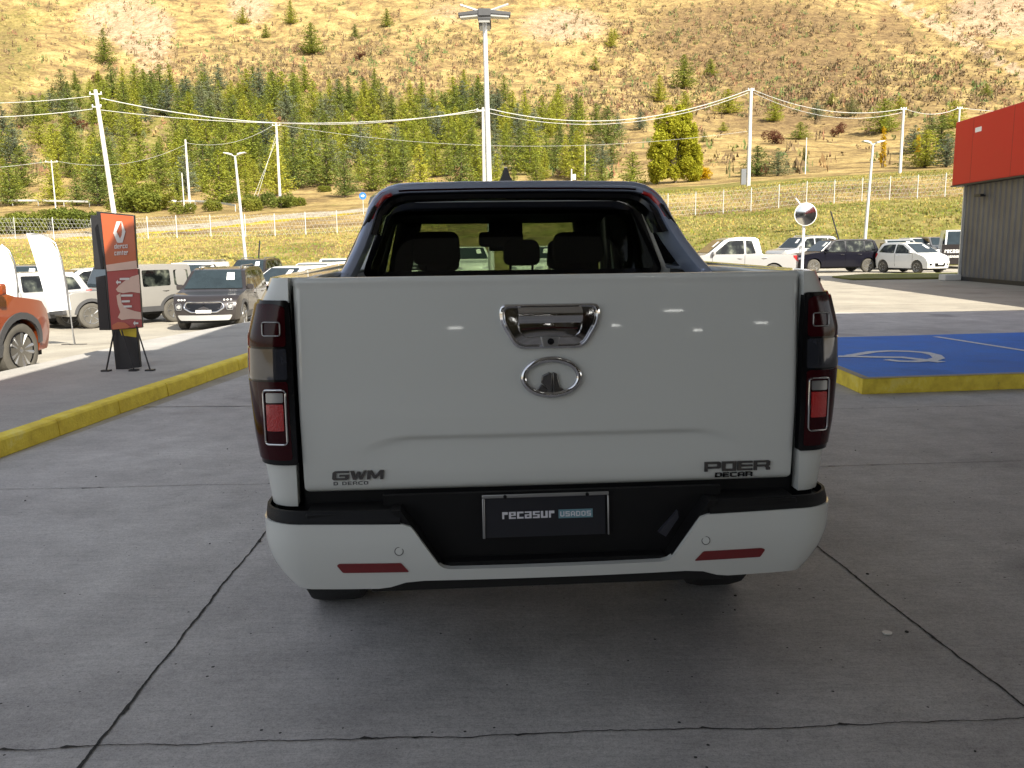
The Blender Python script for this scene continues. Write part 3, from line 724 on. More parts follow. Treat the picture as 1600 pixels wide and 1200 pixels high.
rect_text('dealer_decal', 'D DERCO', 0.0145, 0.0115, 0.0035, 'grey_plastic', tailgate, on_tg(-0.722, 0.8285, 0.0005), 0.0004)
block_text('badge_lettering', 'POER', 0.514, 0.839, 0.049, 0.033, 0.0045, 'dark_chrome', 0.007, tailgate, 0.0, (1.15, 1, 1.05, 1.15))
rect_text('badge_lettering', 'DECAR', 0.0235, 0.0165, 0.0035, 'gloss_black', tailgate, on_tg(0.552, 0.8175), 0.004)

# tail lamps
for sg in (-1, 1):
    lm = obj('tail_lamp', prism(rounded([(0.829, 0.905), (0.832, 1.30), (0.838, 1.436), (1.00, 1.436), (1.09, 1.395), (1.17, 1.18), (1.15, 0.98), (1.06, 0.905)], 0.012),
             0.03, -0.003, side_map(sg, 0.006), su=frange(0.83, 1.18, 0.015), sv=frange(0.875, 1.44, 0.03)), 'gloss_black', truck, smooth=50)
    def lens(name, outl, m, off=0.012, th=0.008, par=lm, step=0.012):
        return obj(name, prism(outl, th, 0.0, side_map(sg, off), su=frange(0.83, 1.18, step), sv=frange(0.875, 1.44, 0.02)), m, par, smooth=50)
    lens('upper_lens', rounded([(0.850, 1.29), (0.850, 1.415), (0.88, 1.425), (1.03, 1.425), (1.085, 1.395), (1.12, 1.29)], 0.012), 'lens_red')
    lens('clear_lens', rounded([(0.850, 1.185), (0.850, 1.283), (1.125, 1.283), (1.145, 1.185)], 0.008), 'lens_clear')
    lens('lower_lens', rounded([(0.846, 0.922), (0.850, 1.178), (1.15, 1.178), (1.14, 0.99), (1.03, 0.922)], 0.012), 'lens_red')
    lens('reflector_light', rounded([(0.866, 1.020), (0.866, 1.106), (0.916, 1.106), (0.916, 1.020)], 0.004), 'lens_bright', 0.0165, 0.010)
    lens('reversing_light', rounded([(0.866, 1.112), (0.866, 1.143), (0.916, 1.143), (0.916, 1.112)], 0.004), 'satin', 0.0165, 0.010)
    fm = side_map(sg, 0.016)
    bm = bmesh.new(); ol = rounded([(0.858, 0.975), (0.858, 1.152), (0.924, 1.152), (0.924, 0.975)], 0.012)
    pts = [fm(u, v, 0) for u, v in ol]; closed_tube(bm, pts, 0.0036, 6); obj('lamp_bezel', bm, 'chrome', lm, smooth=60)
    bm = bmesh.new(); ol = rounded([(0.866, 1.325), (0.866, 1.368), (0.918, 1.368), (0.918, 1.325)], 0.008)
    pts = [fm(u, v, 0) for u, v in ol]; closed_tube(bm, pts, 0.0022, 6); obj('lamp_bezel', bm, 'satin', lm, smooth=60)

# rear bumper
def BMP(off=0.0, taper=True):
    def f(u, v, w):
        s = 1 if u >= 0 else -1; a = abs(u); r = 0.145; x1 = 0.808; o = off-w
        bow = -0.135+0.035*(min(a, x1)/x1)**2
        if a <= x1: x = a; y = bow-o
        else:
            t = min((a-x1)/r, math.pi/2); x = x1+(r+o)*math.sin(t); y = -0.10+r-(r+o)*math.cos(t)
            if (a-x1) > r*math.pi/2: y += (a-x1)-r*math.pi/2
        low = max(0, (0.68-v)/0.18) if taper else 0
        x -= 0.062*low**2.1*sm(0.70, 0.98, a); y += 0.045*low**1.8
        return Vector((s*x, y, v))
    return f
half = [(0.0, 0.570), (0.345, 0.572), (0.368, 0.578), (0.382, 0.590), (0.455, 0.705), (0.468, 0.722), (0.492, 0.730), (0.95, 0.734), (1.35, 0.738), (1.42, 0.72), (1.42, 0.58), (1.22, 0.52), (0.95, 0.500), (0.58, 0.500), (0.54, 0.506), (0.49, 0.524), (0.43, 0.530), (0.0, 0.530)]
outl = half[1:]+[(-u, v) for u, v in half[:0:-1]][0:]
# build once as a full closed loop: right half (bottom centre excluded twice)
right = half[1:-1]; outl = right+[(-u, v) for u, v in right[::-1]]
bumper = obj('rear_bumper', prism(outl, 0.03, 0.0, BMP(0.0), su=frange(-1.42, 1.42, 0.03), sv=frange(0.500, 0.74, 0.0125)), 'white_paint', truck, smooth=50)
# black step and recess
for sg in (-1, 1):
    o2 = [(0.50, 0.715), (0.50, 0.772), (1.3, 0.766), (1.3, 0.715)]
    obj('bumper_step', prism([(sg*u, v) for u, v in o2], 0.016, 0.006, lambda u, v, w: BMP(0)(u, v, w)+Vector((0, 0.02*sm(0.74, 0.772, v), 0)), su=frange(-1.3, 1.3, 0.03), sv=frange(0.715, 0.772, 0.01)), 'black_plastic', bumper, smooth=40)
    o3 = [(0.355, 0.560), (0.372, 0.575), (0.448, 0.70), (0.475, 0.735), (0.50, 0.772), (0.53, 0.772), (0.50, 0.735), (0.475, 0.70), (0.40, 0.565)]
    obj('recess_cheek', prism([(sg*u, v) for u, v in o3], 0.012, 0.13, BMP(0)), 'black_plastic', bumper, smooth=30)
    bm = bmesh.new(); xa, xb = sorted((sg*0.50, sg*0.80)); box(bm, xa, xb, -0.09, 0.16, 0.742, 0.766); xa, xb = sorted((sg*0.801, sg*0.90)); box(bm, xa, xb, 0.06, 0.26, 0.72, 0.758); obj('step_pad', bm, 'black_plastic', bumper, bevel=0.006)
bm = bmesh.new(); box(bm, -0.56, 0.56, -0.030, -0.01, 0.53, 0.80); obj('bumper_recess', bm, 'black_plastic', bumper)
bm = bmesh.new(); box(bm, -0.36, 0.36, -0.080, -0.0301, 0.572, 0.584); obj('recess_floor', bm, 'black_plastic', bumper)
bm = bmesh.new(); box(bm, -0.82, 0.82, 0.03, 0.07, 0.70, 0.83); obj('gap_panel', bm, 'black_plastic', bumper)
for sg in (-1, 1):
    a0, a1 = (0.475, 0.700)
    ol = [(0.455, 0.569), (0.482, 0.603), (0.680, 0.603), (0.694, 0.597), (0.680, 0.569)] if sg > 0 else [(-0.478, 0.566), (-0.502, 0.600), (-0.700, 0.600), (-0.708, 0.594), (-0.69, 0.566)]
    obj('rear_reflector', prism(rounded(ol, 0.005), 0.004, -0.003, BMP(0.0), su=frange(-0.72, 0.72, 0.03)), 'reflector', bumper, smooth=30)
    ps = BMP(0)(-0.507 if sg < 0 else 0.487, 0.642, 0)
    bm = bmesh.new(); lathe(bm, [(0.003, 0.0145), (-0.0015, 0.0145), (-0.0015, 0.0125), (-0.0005, 0.0122)], 24, 'y', ps); obj('sensor_rim', bm, 'grey_plastic', bumper, smooth=30)
    bm = bmesh.new(); lathe(bm, [(0.0, 0.0118), (-0.0022, 0.0118), (-0.0028, 0.008)], 24, 'y', ps); obj('parking_sensor', bm, 'white_paint', bumper, smooth=30)
# stepped foot pocket at right of the plate
bm = bmesh.new()
prism([(0.335, 0.668), (0.360, 0.652), (0.402, 0.715), (0.398, 0.738)], 0.045, 0.030, BMP(0.0, False), bm=bm); obj('step_pocket', bm, 'pocket', bumper)
# licence plate (dealer plate)
py = -0.046; PXO = -0.033
bm = bmesh.new(); box(bm, -0.193, 0.200, py, py+0.006, 0.656, 0.790)
for q in bm.verts: q.co.y += (0.79-q.co.z)*(-0.12); q.co.x += PXO
plate = obj('licence_plate', bm, 'plate_navy', truck, smooth=0)
bm = bmesh.new()
box(bm, -0.205, 0.212, py-0.006, py-0.0005, 0.786, 0.797); box(bm, -0.205, -0.196, py-0.006, py-0.0005, 0.655, 0.7855); box(bm, 0.207, 0.212, py-0.006, py-0.0005, 0.655, 0.7855)
for q in bm.verts: q.co.y += (0.79-q.co.z)*(-0.12); q.co.x += PXO
obj('plate_frame', bm, 'satin', plate, bevel=0.002)
for x in (-0.13, 0.14):
    bm = bmesh.new(); lathe(bm, [(0.0, 0.006), (-0.006, 0.006), (-0.007, 0.003)], 10, 'y', (x+PXO, py-0.004, 0.791)); obj('plate_bolt', bm, 'black_plastic', plate)
def on_pl(x0, z0):
    return lambda x, y, w: Vector((x0+x+PXO, py-0.001-w+(0.79-(z0+y))*(-0.12), z0+y))
rect_text('plate_lettering', 'recasur', 0.0225, 0.0225, 0.0040, 'lettering', plate, on_pl(-0.140, 0.7165))
bm = bmesh.new(); x0, x1, z0, z1 = 0.045, 0.158, 0.7135, 0.7415
prism([(x0, z0), (x1, z0), (x1, z1), (x0, z1)], 0, 0.001, on_pl(0, 0), bm=bm); obj('plate_box', bm, 'cyan', plate, smooth=0)
rect_text('plate_lettering', 'USADOS', 0.0140, 0.0165, 0.0035, 'lettering', plate, lambda x, y, w: on_pl(0.0505, 0.719)(x, y, w+0.0012))

# underbody, wheels
bm = bmesh.new(); box(bm, -0.70, 0.70, -0.02, 0.10, 0.52, 0.70); box(bm, -0.62, 0.62, 0.1, 5.1, 0.42, 0.80); box(bm, -0.72, 0.72, 0.05, 0.5, 0.50, 0.78)
obj('underbody', bm, 'underbody', truck)
bm = bmesh.new(); tube(bm, [(-0.75, 1.03, 0.37), (0.75, 1.03, 0.37)], 0.05, 12); lathe(bm, [(-0.13, 0.05), (-0.1, 0.14), (0.1, 0.14), (0.13, 0.05)], 16, 'x', (0, 1.03, 0.37)); obj('rear_axle', bm, 'underbody', truck)
bm = bmesh.new(); tube(bm, [(0.50, 0.30, 0.50), (0.50, 0.9, 0.48), (0.42, 1.6, 0.45)], 0.035, 10); obj('exhaust', bm, 'satin', truck, smooth=60)
def wheel(parent, x, y, rad, wd, side, m_rim='alloy', name='wheel', spokes=6, zc_=None, segs=32, twin=True, m_tyre='rubber'):
    zz = rad if zc_ is None else zc_
    r = bpy.data.objects.new(name, None); COL.objects.link(r); r.parent = parent; r.location = (x, y, zz); r.empty_display_size = 0.1
    bm = bmesh.new(); h = wd/2; ri = rad*0.66
    lathe(bm, [(-h*0.9, ri), (-h, ri+0.02), (-h, rad-0.045), (-h*0.82, rad-0.008), (-h*0.5, rad), (h*0.5, rad), (h*0.82, rad-0.008), (h, rad-0.045), (h, ri+0.02), (h*0.9, ri)], segs, 'x')
    obj('tyre', bm, m_tyre, r, smooth=45)
    bm = bmesh.new(); s = side
    lathe(bm, [(s*h*0.25, 0.02), (s*h*0.25, ri*0.96), (s*h*0.9, ri*1.01), (s*h*1.0, ri*0.985), (s*h*0.98, ri*0.93), (s*h*0.35, ri*0.90), (s*h*0.30, 0.03)], segs, 'x')
    o = obj('rim', bm, 'gloss_black' if twin else m_rim, r, smooth=45)
    bm = bmesh.new()
    for k in range(spokes):
        a = 2*math.pi*k/spokes
        for da in ((-0.14, 0.14) if twin else (0,)):
            c0 = Vector((s*h*0.72, ri*0.14*math.cos(a+da*2), ri*0.14*math.sin(a+da*2))); c1 = Vector((s*h*0.92, ri*0.95*math.cos(a+da*1.6), ri*0.95*math.sin(a+da*1.6)))
            tube(bm, [c0, (c0+c1)/2, c1], [ri*0.075, ri*0.07, ri*0.10], 5, flat=1)
    lathe(bm, [(s*h*0.5, ri*0.2), (s*h*0.86, ri*0.2), (s*h*0.92, ri*0.12)], 12, 'x')
    obj('spokes', bm, m_rim, r, smooth=40)
    return r
for yy in (1.12, 4.26):
    for sg in (-1, 1): wheel(truck, sg*0.862, yy, 0.385, 0.265, sg)

# cab: lower body with doors, bonnet
def CAB(W=0.94, belt=1.20, H=1.88, tum=0.265):
    def f(w, y, z):
        k = 1-0.05*max(0, (0.8-z)/0.4)**2
        if z > belt: k -= tum*((z-belt)/(H-belt))**1.15
        yy = y
        if y > 3.9: k -= 0.10*((y-3.9)/1.35)**2.2; yy = y-0.22*w*w*sm(4.4, 5.3, y)
        return Vector((W*k*w, yy, z))
    return f
cf = CAB()
def arcpts(yc, r, zb, a0=172, a1=8, n=12): return [(yc+r*math.cos(R(a0+(a1-a0)*i/n)), 0.385+r*math.sin(R(a0+(a1-a0)*i/n))) for i in range(n+1)]
low = [(1.70, 0.48), (3.75, 0.46)] + arcpts(4.26, 0.47, 0) + [(4.85, 0.50), (5.22, 0.52), (5.30, 0.75), (5.28, 1.02), (5.15, 1.12), (4.6, 1.22), (4.05, 1.27), (3.95, 1.26), (1.70, 1.26)]
low = [(w, z) for w, z in low]
t = prism(low, -1.0, 1.0, lambda u, v, w: cf(w, u, v), su=frange(1.7, 5.3, 0.2), sv=[0.6, 0.8, 0.95, 1.1, 1.2], sw=[-0.97, -0.8, -0.5, 0, 0.5, 0.8, 0.97])
obj('cab_body', t, 'white_paint', truck, smooth=40, bevel=0.02)
for sg in (-1, 1):
    for y in (1.72, 2.66, 3.72):
        bm = bmesh.new(); box(bm, sg*0.9435-0.002, sg*0.9435+0.002, y, y+0.008, 0.60, 1.25); obj('door_gap', bm, 'gloss_black', truck)
for sg in (-1, 1):
    for y in (1.95, 2.90):
        bm = bmesh.new(); tube(bm, [(sg*0.945, y, 1.12), (sg*0.985, y+0.03, 1.12), (sg*0.985, y+0.18, 1.12), (sg*0.945, y+0.21, 1.12)], 0.013, 8); obj('door_handle', bm, 'chrome', truck, smooth=60)
    bm = bmesh.new(); prism(rounded([(0, -0.06), (0.2, -0.07), (0.22, 0.09), (0.02, 0.1)], 0.03), -0.06, 0.06, lambda u, v, w: Vector((sg*(0.93+u*0.8), 3.62+w, 1.32+v)), bm=bm)
    mr = obj('door_mirror', bm, 'white_paint', truck, bevel=0.02)
    bm = bmesh.new(); prism(rounded([(0.06, -0.045), (0.19, -0.05), (0.2, 0.075), (0.07, 0.08)], 0.02), 0, 0.004, lambda u, v, w: Vector((sg*(0.93+u*0.8), 3.558-w, 1.32+v)), bm=bm); obj('mirror_glass', bm, 'chrome', mr)
# pillars and roof
def pil(name, pts, r, flat=0.6, m='white_paint'):
    bm = bmesh.new(); tube(bm, pts, r, 8, flat=None); return obj(name, bm, m, truck, smooth=60)
for sg in (-1, 1):
    c = lambda y, z, k=0.97: cf(sg*k, y, z)
    pil('pillar_trim', [cf(sg*0.80, 3.95, 1.25), cf(sg*0.80, 3.55, 1.52), cf(sg*0.80, 3.12, 1.79)], 0.085, m='interior')
    pil('windscreen_pillar', [c(4.05, 1.25), c(3.62, 1.52), c(3.20, 1.78), c(3.0, 1.84)], 0.040)
    pil('roof_rail_side', [c(3.0, 1.84), c(2.4, 1.86), c(1.95, 1.85), c(1.80, 1.82)], 0.045)
    pil('door_pillar', [c(2.70, 1.24), c(2.62, 1.55), c(2.58, 1.83)], 0.040, m='gloss_black')
    bm = bmesh.new(); prism([(1.69, 1.24), (1.96, 1.24), (1.94, 1.5), (1.90, 1.84), (1.82, 1.84), (1.72, 1.5)], 1.0, 0.94, lambda u, v, w: cf(sg*w, u, v), sv=[1.35, 1.45, 1.55, 1.65, 1.75], bm=bm)
    obj('rear_pillar', bm, 'white_paint', truck, smooth=50)
    for (y0, y1, y2, y3) in ((1.97, 2.66, 2.57, 1.95), (2.74, 4.0, 3.05, 2.66)):
        bm = bmesh.new(); prism([(y0, 1.262), (y1, 1.262), (y2, 1.80), (y3, 1.80)], 0.985, 0.975, lambda u, v, w: cf(sg*w, u, v), sv=[1.4, 1.5, 1.6, 1.7], bm=bm); obj('side_window', bm, 'tint_dark', truck)
t = prism([(1.76, 1.835), (1.80, 1.868), (2.3, 1.885), (2.9, 1.875), (3.12, 1.84), (3.08, 1.81), (2.3, 1.85), (1.80, 1.82)], -0.99, 0.99, lambda u, v, w: cf(w, u, v-0.015*w*w*w*w), su=[2.0, 2.2, 2.5, 2.7], sw=frange(-1, 1, 0.1))
roof = obj('roof', t, 'white_paint', truck, smooth=50)
t = prism([(1.79, 1.76), (1.82, 1.815), (3.08, 1.806), (3.2, 1.76), (3.15, 1.75), (2.9, 1.775), (1.86, 1.775)], -0.93, 0.93, lambda u, v, w: cf(w, u, v), sw=[0])
obj('headlining', t, 'interior', truck)
bm = bmesh.new(); prism([(1.92, 1.875), (2.20, 1.882), (2.18, 1.90), (2.00, 2.005), (1.96, 2.015), (1.93, 2.005)], -0.028, 0.028, lambda u, v, w: Vector((-0.02+w*1.9*(1-0.85*sm(1.88, 2.01, v)), u, v)), sv=[1.9, 1.92, 1.94, 1.96], bm=bm)
obj('antenna_fin', bm, 'grey_paint', roof, smooth=50)
# rear wall of the cab with the window opening
win = rounded([(-0.755, 1.465), (0.755, 1.465), (0.625, 1.785), (-0.625, 1.785)], 0.05, 6)
outw = rounded([(-0.90, 1.20), (0.90, 1.20), (0.700, 1.825), (-0.700, 1.825)], 0.05, 6)
def rear_y(v): return 1.66+0.42*max(0, v-1.42)*0.55
bm = bmesh.new()
A = [bm.verts.new((x, rear_y(z), z)) for x, z in outw]; B = [bm.verts.new((x, rear_y(z), z)) for x, z in win]
A2 = [bm.verts.new((x, rear_y(z)+0.07, z)) for x, z in outw]; B2 = [bm.verts.new((x, rear_y(z)+0.07, z)) for x, z in win]
n = len(A)
for i in range(n):
    j = (i+1) % n
    bm.faces.new((A[i], A[j], B[j], B[i])); bm.faces.new((A2[i], B2[i], B2[j], A2[j])); bm.faces.new((B[i], B[j], B2[j], B2[i])); bm.faces.new((A[i], A2[i], A2[j], A[j]))
obj('cab_rear_wall', bm, 'white_paint', truck, smooth=30)
bm = bmesh.new()
win2 = rounded([(-0.735, 1.475), (0.735, 1.475), (0.612, 1.775), (-0.612, 1.775)], 0.045, 6)
win3 = rounded([(-0.775, 1.445), (0.775, 1.445), (0.645, 1.82), (-0.645, 1.82)], 0.055, 6)
A = [bm.verts.new((x, rear_y(z)-0.008, z)) for x, z in win3]; B = [bm.verts.new((x, rear_y(z)-0.010, z)) for x, z in win2]
for i in range(n): bm.faces.new((A[i], A[(i+1) % n], B[(i+1) % n], B[i]))
r = bmesh.ops.extrude_face_region(bm, geom=bm.faces[:])
for e in r['geom']:
    if isinstance(e, bmesh.types.BMVert): e.co.y += 0.007
obj('window_surround', bm, 'gloss_black', truck, smooth=30)
rw = obj('rear_window', prism(win3, 0.004, 0.0, lambda u, v, w: Vector((u*0.985, rear_y(v)-0.002+w, v))), 'tint', truck, smooth=0)
# windscreen
ws = lambda u, v, w: cf(u, 4.02+(3.10-4.02)*v-w*0.6+(-0.10*u*u), 1.27+(1.83-1.27)*v+w)
obj('windscreen', prism([(-0.94, 0.0), (0.94, 0.0), (0.93, 1.0), (-0.93, 1.0)], 0.0, 0.004, ws, su=frange(-0.94, 0.94, 0.1), sv=[0.25, 0.5, 0.75]), 'windscreen', truck, smooth=50)
obj('windscreen_band', prism([(-0.94, 0.84), (0.94, 0.84), (0.93, 1.0), (-0.93, 1.0)], 0.006, 0.012, ws, su=frange(-0.94, 0.94, 0.1)), 'gloss_black', truck, smooth=50)
# interior
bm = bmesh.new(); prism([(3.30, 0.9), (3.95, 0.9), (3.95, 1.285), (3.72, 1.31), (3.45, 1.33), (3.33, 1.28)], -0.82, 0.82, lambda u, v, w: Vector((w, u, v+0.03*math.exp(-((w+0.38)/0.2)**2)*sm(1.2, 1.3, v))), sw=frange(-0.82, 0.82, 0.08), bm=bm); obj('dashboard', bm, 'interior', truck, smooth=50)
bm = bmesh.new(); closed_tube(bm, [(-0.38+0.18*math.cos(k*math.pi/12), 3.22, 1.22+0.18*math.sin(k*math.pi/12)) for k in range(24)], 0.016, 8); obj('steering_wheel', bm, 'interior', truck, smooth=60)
def seat(x, y, wd, top, name='seat', hr=True, hw=0.14, hx=0, htop=1.70):
    bm = bmesh.new(); prism(rounded([(-wd/2, 0.85), (wd/2, 0.85), (wd/2*0.9, top), (-wd/2*0.9, top)], 0.09, 6), -0.07, 0.07, lambda u, v, w: Vector((x+u, y+w-0.15*(v-0.9), v)), sv=[1.0, 1.15, 1.3], bm=bm)
    bm2 = obj(name, bm, 'interior', truck, bevel=0.03, smooth=60)
    return bm2
def headrest(par, x, y, w_, z0, z1):
    bm = bmesh.new(); prism(rounded([(-w_/2, z0), (w_/2, z0), (w_/2*0.92, z1), (-w_/2*0.92, z1)], 0.05, 6), -0.05, 0.05, lambda u, v, w: Vector((x+u, y+w, v)), bm=bm)
    for d in (-0.06, 0.06): tube(bm, [(x+d, y, z0-0.15), (x+d, y, z0+0.02)], 0.008, 6)
    obj('headrest', bm, 'interior', par, bevel=0.025, smooth=60)
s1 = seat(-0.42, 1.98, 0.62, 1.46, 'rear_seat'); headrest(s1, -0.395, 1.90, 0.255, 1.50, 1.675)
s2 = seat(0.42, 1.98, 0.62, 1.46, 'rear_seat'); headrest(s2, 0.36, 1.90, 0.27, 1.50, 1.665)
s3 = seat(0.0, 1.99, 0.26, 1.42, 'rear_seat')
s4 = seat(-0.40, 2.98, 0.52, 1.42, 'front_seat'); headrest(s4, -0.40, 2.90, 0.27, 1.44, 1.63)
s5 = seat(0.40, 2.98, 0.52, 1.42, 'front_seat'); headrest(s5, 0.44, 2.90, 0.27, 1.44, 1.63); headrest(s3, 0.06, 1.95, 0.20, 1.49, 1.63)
for sg in (-1, 1):
    bm = bmesh.new(); prism([(1.95, 1.25), (2.9, 1.25), (2.75, 1.5), (2.72, 1.82), (1.95, 1.82)], 0.90, 0.93, lambda u, v, w: cf(sg*w, u, v), sv=[1.4, 1.55, 1.7], bm=bm); obj('side_trim', bm, 'interior', truck)
bm = bmesh.new(); prism(rounded([(-0.15, 1.62), (0.16, 1.62), (0.19, 1.74), (-0.17, 1.75)], 0.05, 5), -0.03, 0.03, lambda u, v, w: Vector((0.0+u, 2.16+w, v)), bm=bm); 
bm.free()
bm = bmesh.new(); prism(rounded([(-0.15, -0.05), (0.15, -0.05), (0.15, 0.05), (-0.15, 0.05)], 0.03, 5), -0.02, 0.02, lambda u, v, w: Vector((0.02+u, 3.15+w, 1.64+v)), bm=bm)
box(bm, -0.06, 0.17, 3.18, 3.22, 1.56, 1.80); obj('interior_mirror', bm, 'interior', truck, bevel=0.01)
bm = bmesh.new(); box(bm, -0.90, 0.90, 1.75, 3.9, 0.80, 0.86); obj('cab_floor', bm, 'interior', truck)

# sport bar over the bed
def hoop(name, path, m, hw, th, y_front=0.34, par=truck):
    """flat-section hoop: path of (x, z, y) rear edge points; hw fore-aft depth"""
    bm = bmesh.new(); n = len(path); rings = []
    for i, (x, z, y) in enumerate(path):
        a = Vector((path[min(i+1, n-1)][0]-path[max(i-1, 0)][0], path[min(i+1, n-1)][1]-path[max(i-1, 0)][1])).normalized()
        nx, nz = -a.y, a.x              # outward normal
        ring = []
        prof = [(0.0, -th), (0.012, -th-0.004), (hw, -th), (hw, 0.0), (hw*0.5, 0.010), (0.03, 0.004), (0.008, -0.004), (-0.004, -th*0.45)]
        for dy, dn in prof:
            ring.append(bm.verts.new((x+nx*dn, y+dy, z+nz*dn)))
        rings.append(ring)
    for i in range(n-1):
        for k in range(8): bm.faces.new((rings[i][k], rings[i][(k+1) % 8], rings[i+1][(k+1) % 8], rings[i+1][k]))
    bm.faces.new(rings[0][::-1]); bm.faces.new(rings[-1])
    return obj(name, bm, m, par, smooth=50)
def bar_path(sc=0.0):
    pts = []
    # left foot up to the shoulder, over, and down again
    L_ = [(-0.785, 1.47, 0.80), (-0.762, 1.53, 0.92), (-0.735, 1.61, 1.06), (-0.716, 1.68, 1.17), (-0.704, 1.735, 1.24), (-0.692, 1.780, 1.28), (-0.672, 1.818, 1.31), (-0.643, 1.850, 1.33), (-0.604, 1.873, 1.34), (-0.555, 1.886, 1.345), (-0.5, 1.889, 1.345), (-0.25, 1.893, 1.345), (0.0, 1.894, 1.345)]
    L_ = [(x+sc*(-1 if False else 1)*(0), z, y) for x, z, y in L_]
    pts = L_+[(-x, z, y) for x, z, y in L_[-2::-1]]
    return pts
bp_ = bar_path()
sport = hoop('sport_bar', [(x, z, y) for x, z, y in bp_][::-1][::-1], 'bar_steel', 0.30, 0.042)
# inner black trim under the hoop
inner = []
for (x, z, y) in bp_[3:-3]:
    k = 1-0.055; inner.append((x*0.955, z-0.040 if abs(x) < 0.68 else z-0.022, y+0.012))
hoop('bar_trim', inner, 'gloss_black', 0.24, 0.035, par=sport)
for seg_ in (bp_[3:9], bp_[-9:-3]): hoop('bar_brake_light', [(x*0.978, z-0.022 if abs(x) < 0.64 else z-0.014, y-0.010) for x, z, y in seg_], 'lens_bright', 0.02, 0.020, par=sport)
hoop('bar_strip', [(x, z-0.024, y-0.005) for x, z, y in bp_[9:-9]], 'copper', 0.02, 0.012, par=sport)
for sg in (-1, 1):   # brace leg running forward to the rail
    bm = bmesh.new(); prism([(1.02, 1.49), (1.62, 1.49), (1.64, 1.84), (1.42, 1.87), (1.28, 1.78), (1.16, 1.66)], -0.03, 0.0, lambda u, v, w: Vector((sg*(0.80-0.42*(v-1.49)+w), u, v)), sv=[1.6, 1.7, 1.8], bm=bm)
    obj('bar_gusset', bm, 'gloss_black', sport, bevel=0.01)
    bm = bmesh.new(); box(bm, sg*0.78-0.04, sg*0.78+0.04, 0.85, 1.50, 1.478, 1.495); obj('bar_foot', bm, 'bar_steel', sport, bevel=0.008)
# front end
fr = lambda u, v, w: cf(u, 5.30+w, v)
obj('grille', prism(rounded([(-0.55, 0.72), (0.55, 0.72), (0.60, 1.05), (-0.60, 1.05)], 0.04), -0.03, 0.015, fr, su=frange(-0.6, 0.6, 0.15)), 'gloss_black', truck)
for sg in (-1, 1): obj('headlight', prism(rounded([(sg*0.62, 0.86), (sg*0.95, 0.86), (sg*0.95, 1.03), (sg*0.62, 1.03)], 0.02), -0.05, 0.012, fr, su=frange(-1, 1, 0.1)), 'headlamp', truck)
# ------------------------------------------------------------------ canopy that shades the forecourt (out of frame above)
cano = thing('canopy', 'flat forecourt canopy roof overhead that shades the white pickup', 'canopy', (0, 0, 0))
CH = 6.0; k = CH/math.tan(R(SUN_EL)); sx, sy = math.sin(R(SUN_AZ))*k, math.cos(R(SUN_AZ))*k
MT['canopy_white'] = mat('canopy_white', (0.42, 0.42, 0.41), 0.6, var=0.05, scale=1)
e1, e2 = G(395, 512, 0), G(1600, 487, 0); e0 = G(0, 611, .15)
g1, g2, e1 = G(176, 561, .15), G(264, 555, .15), G(392, 522, 0)
shade = [(e0.x-0.35, e0.y-20.0), (e0.x, e0.y), (g1.x, g1.y), (g2.x, g2.y), (e1.x, e1.y), (e1.x+.6, e1.y+1.0), (e2.x+14, e2.y+1.0), (e2.x+14, e0.y-20)]
bm = bmesh.new(); fc = bm.faces.new([bm.verts.new((x+sx*(.975 if x < -3.5 and y > 0 else 1), y+sy*(.975 if x < -3.5 and y > 0 else 1), CH)) for x, y in shade])
r = bmesh.ops.extrude_face_region(bm, geom=[fc])
for e in r['geom']:
    if isinstance(e, bmesh.types.BMVert): e.co.z = CH+0.7
obj('canopy_roof', bm, 'canopy_white', cano, smooth=0)
for (x, y) in ((3.2, -9.0), (16.0, -9.0)):
    bm = bmesh.new(); box(bm, x-0.2, x+0.2, y-0.2, y+0.2, 0, CH); obj('column', bm, 'grey_plastic', cano)
MT['tube_light'] = emat('tube_light', (1.0, 0.98, 0.92), 5.5)
for (x, y) in ((2.4, -1.6), (4.2, -4.0), (7.0, -2.5)):
    t = thing('ceiling_lamp', {2.4: 'lit lamp fitting under the canopy nearest the photographer', 4.2: 'lit lamp fitting under the canopy farthest back', 7.0: 'lit lamp fitting under the canopy farthest right'}[x], 'lamp', (x, y, CH-0.002), 0, 'lamps under the canopy')
    bm = bmesh.new(); box(bm, -0.30, 0.30, -0.14, 0.14, -0.08, 0); obj('housing', bm, 'canopy_white', t)
    bm = bmesh.new(); box(bm, -0.26, 0.26, -0.10, 0.10, -0.09, -0.082); obj('diffuser', bm, 'tube_light', t)

# the showroom behind the photographer, which the paint and chrome mirror
show = thing('showroom', 'grey showroom building standing behind the photographer', 'building', (6, -15, 0))
bm = bmesh.new(); box(bm, -12, 16, -6, 0, 0, 6.6); obj('wall', bm, 'cladding', show)
for i in range(6):
    x = -10+4.2*i
    bm = bmesh.new(); box(bm, x, x+3.6, 0.001, 0.06, 0.3, 3.6); wn0 = obj('window', bm, 'gloss_black', show)
    for (lx, lz, lw) in ((x+.5, 2.15, .35), (x+2.1, 2.7, .5), (x+2.9, 1.9, .25)):
        if i in (0, 4): continue
        bm = bmesh.new(); box(bm, lx, lx+lw, 0.062, 0.08, lz, lz+.07); obj('display_light', bm, 'tube_light', wn0)

# ------------------------------------------------------------------ dealer building on the right: ribbed wall, red fascia
c0 = G(1500, 438, 0); wd_ = Vector((math.sin(R(3.6)), math.cos(R(3.6)), 0)); wn = Vector((-wd_.y, wd_.x, 0))  # wn points left, out of the wall
bld = thing('building', 'building with ribbed grey cladding under a bright red fascia band at right', 'building', (c0.x, c0.y, 0), math.atan2(-wd_.x, wd_.y))
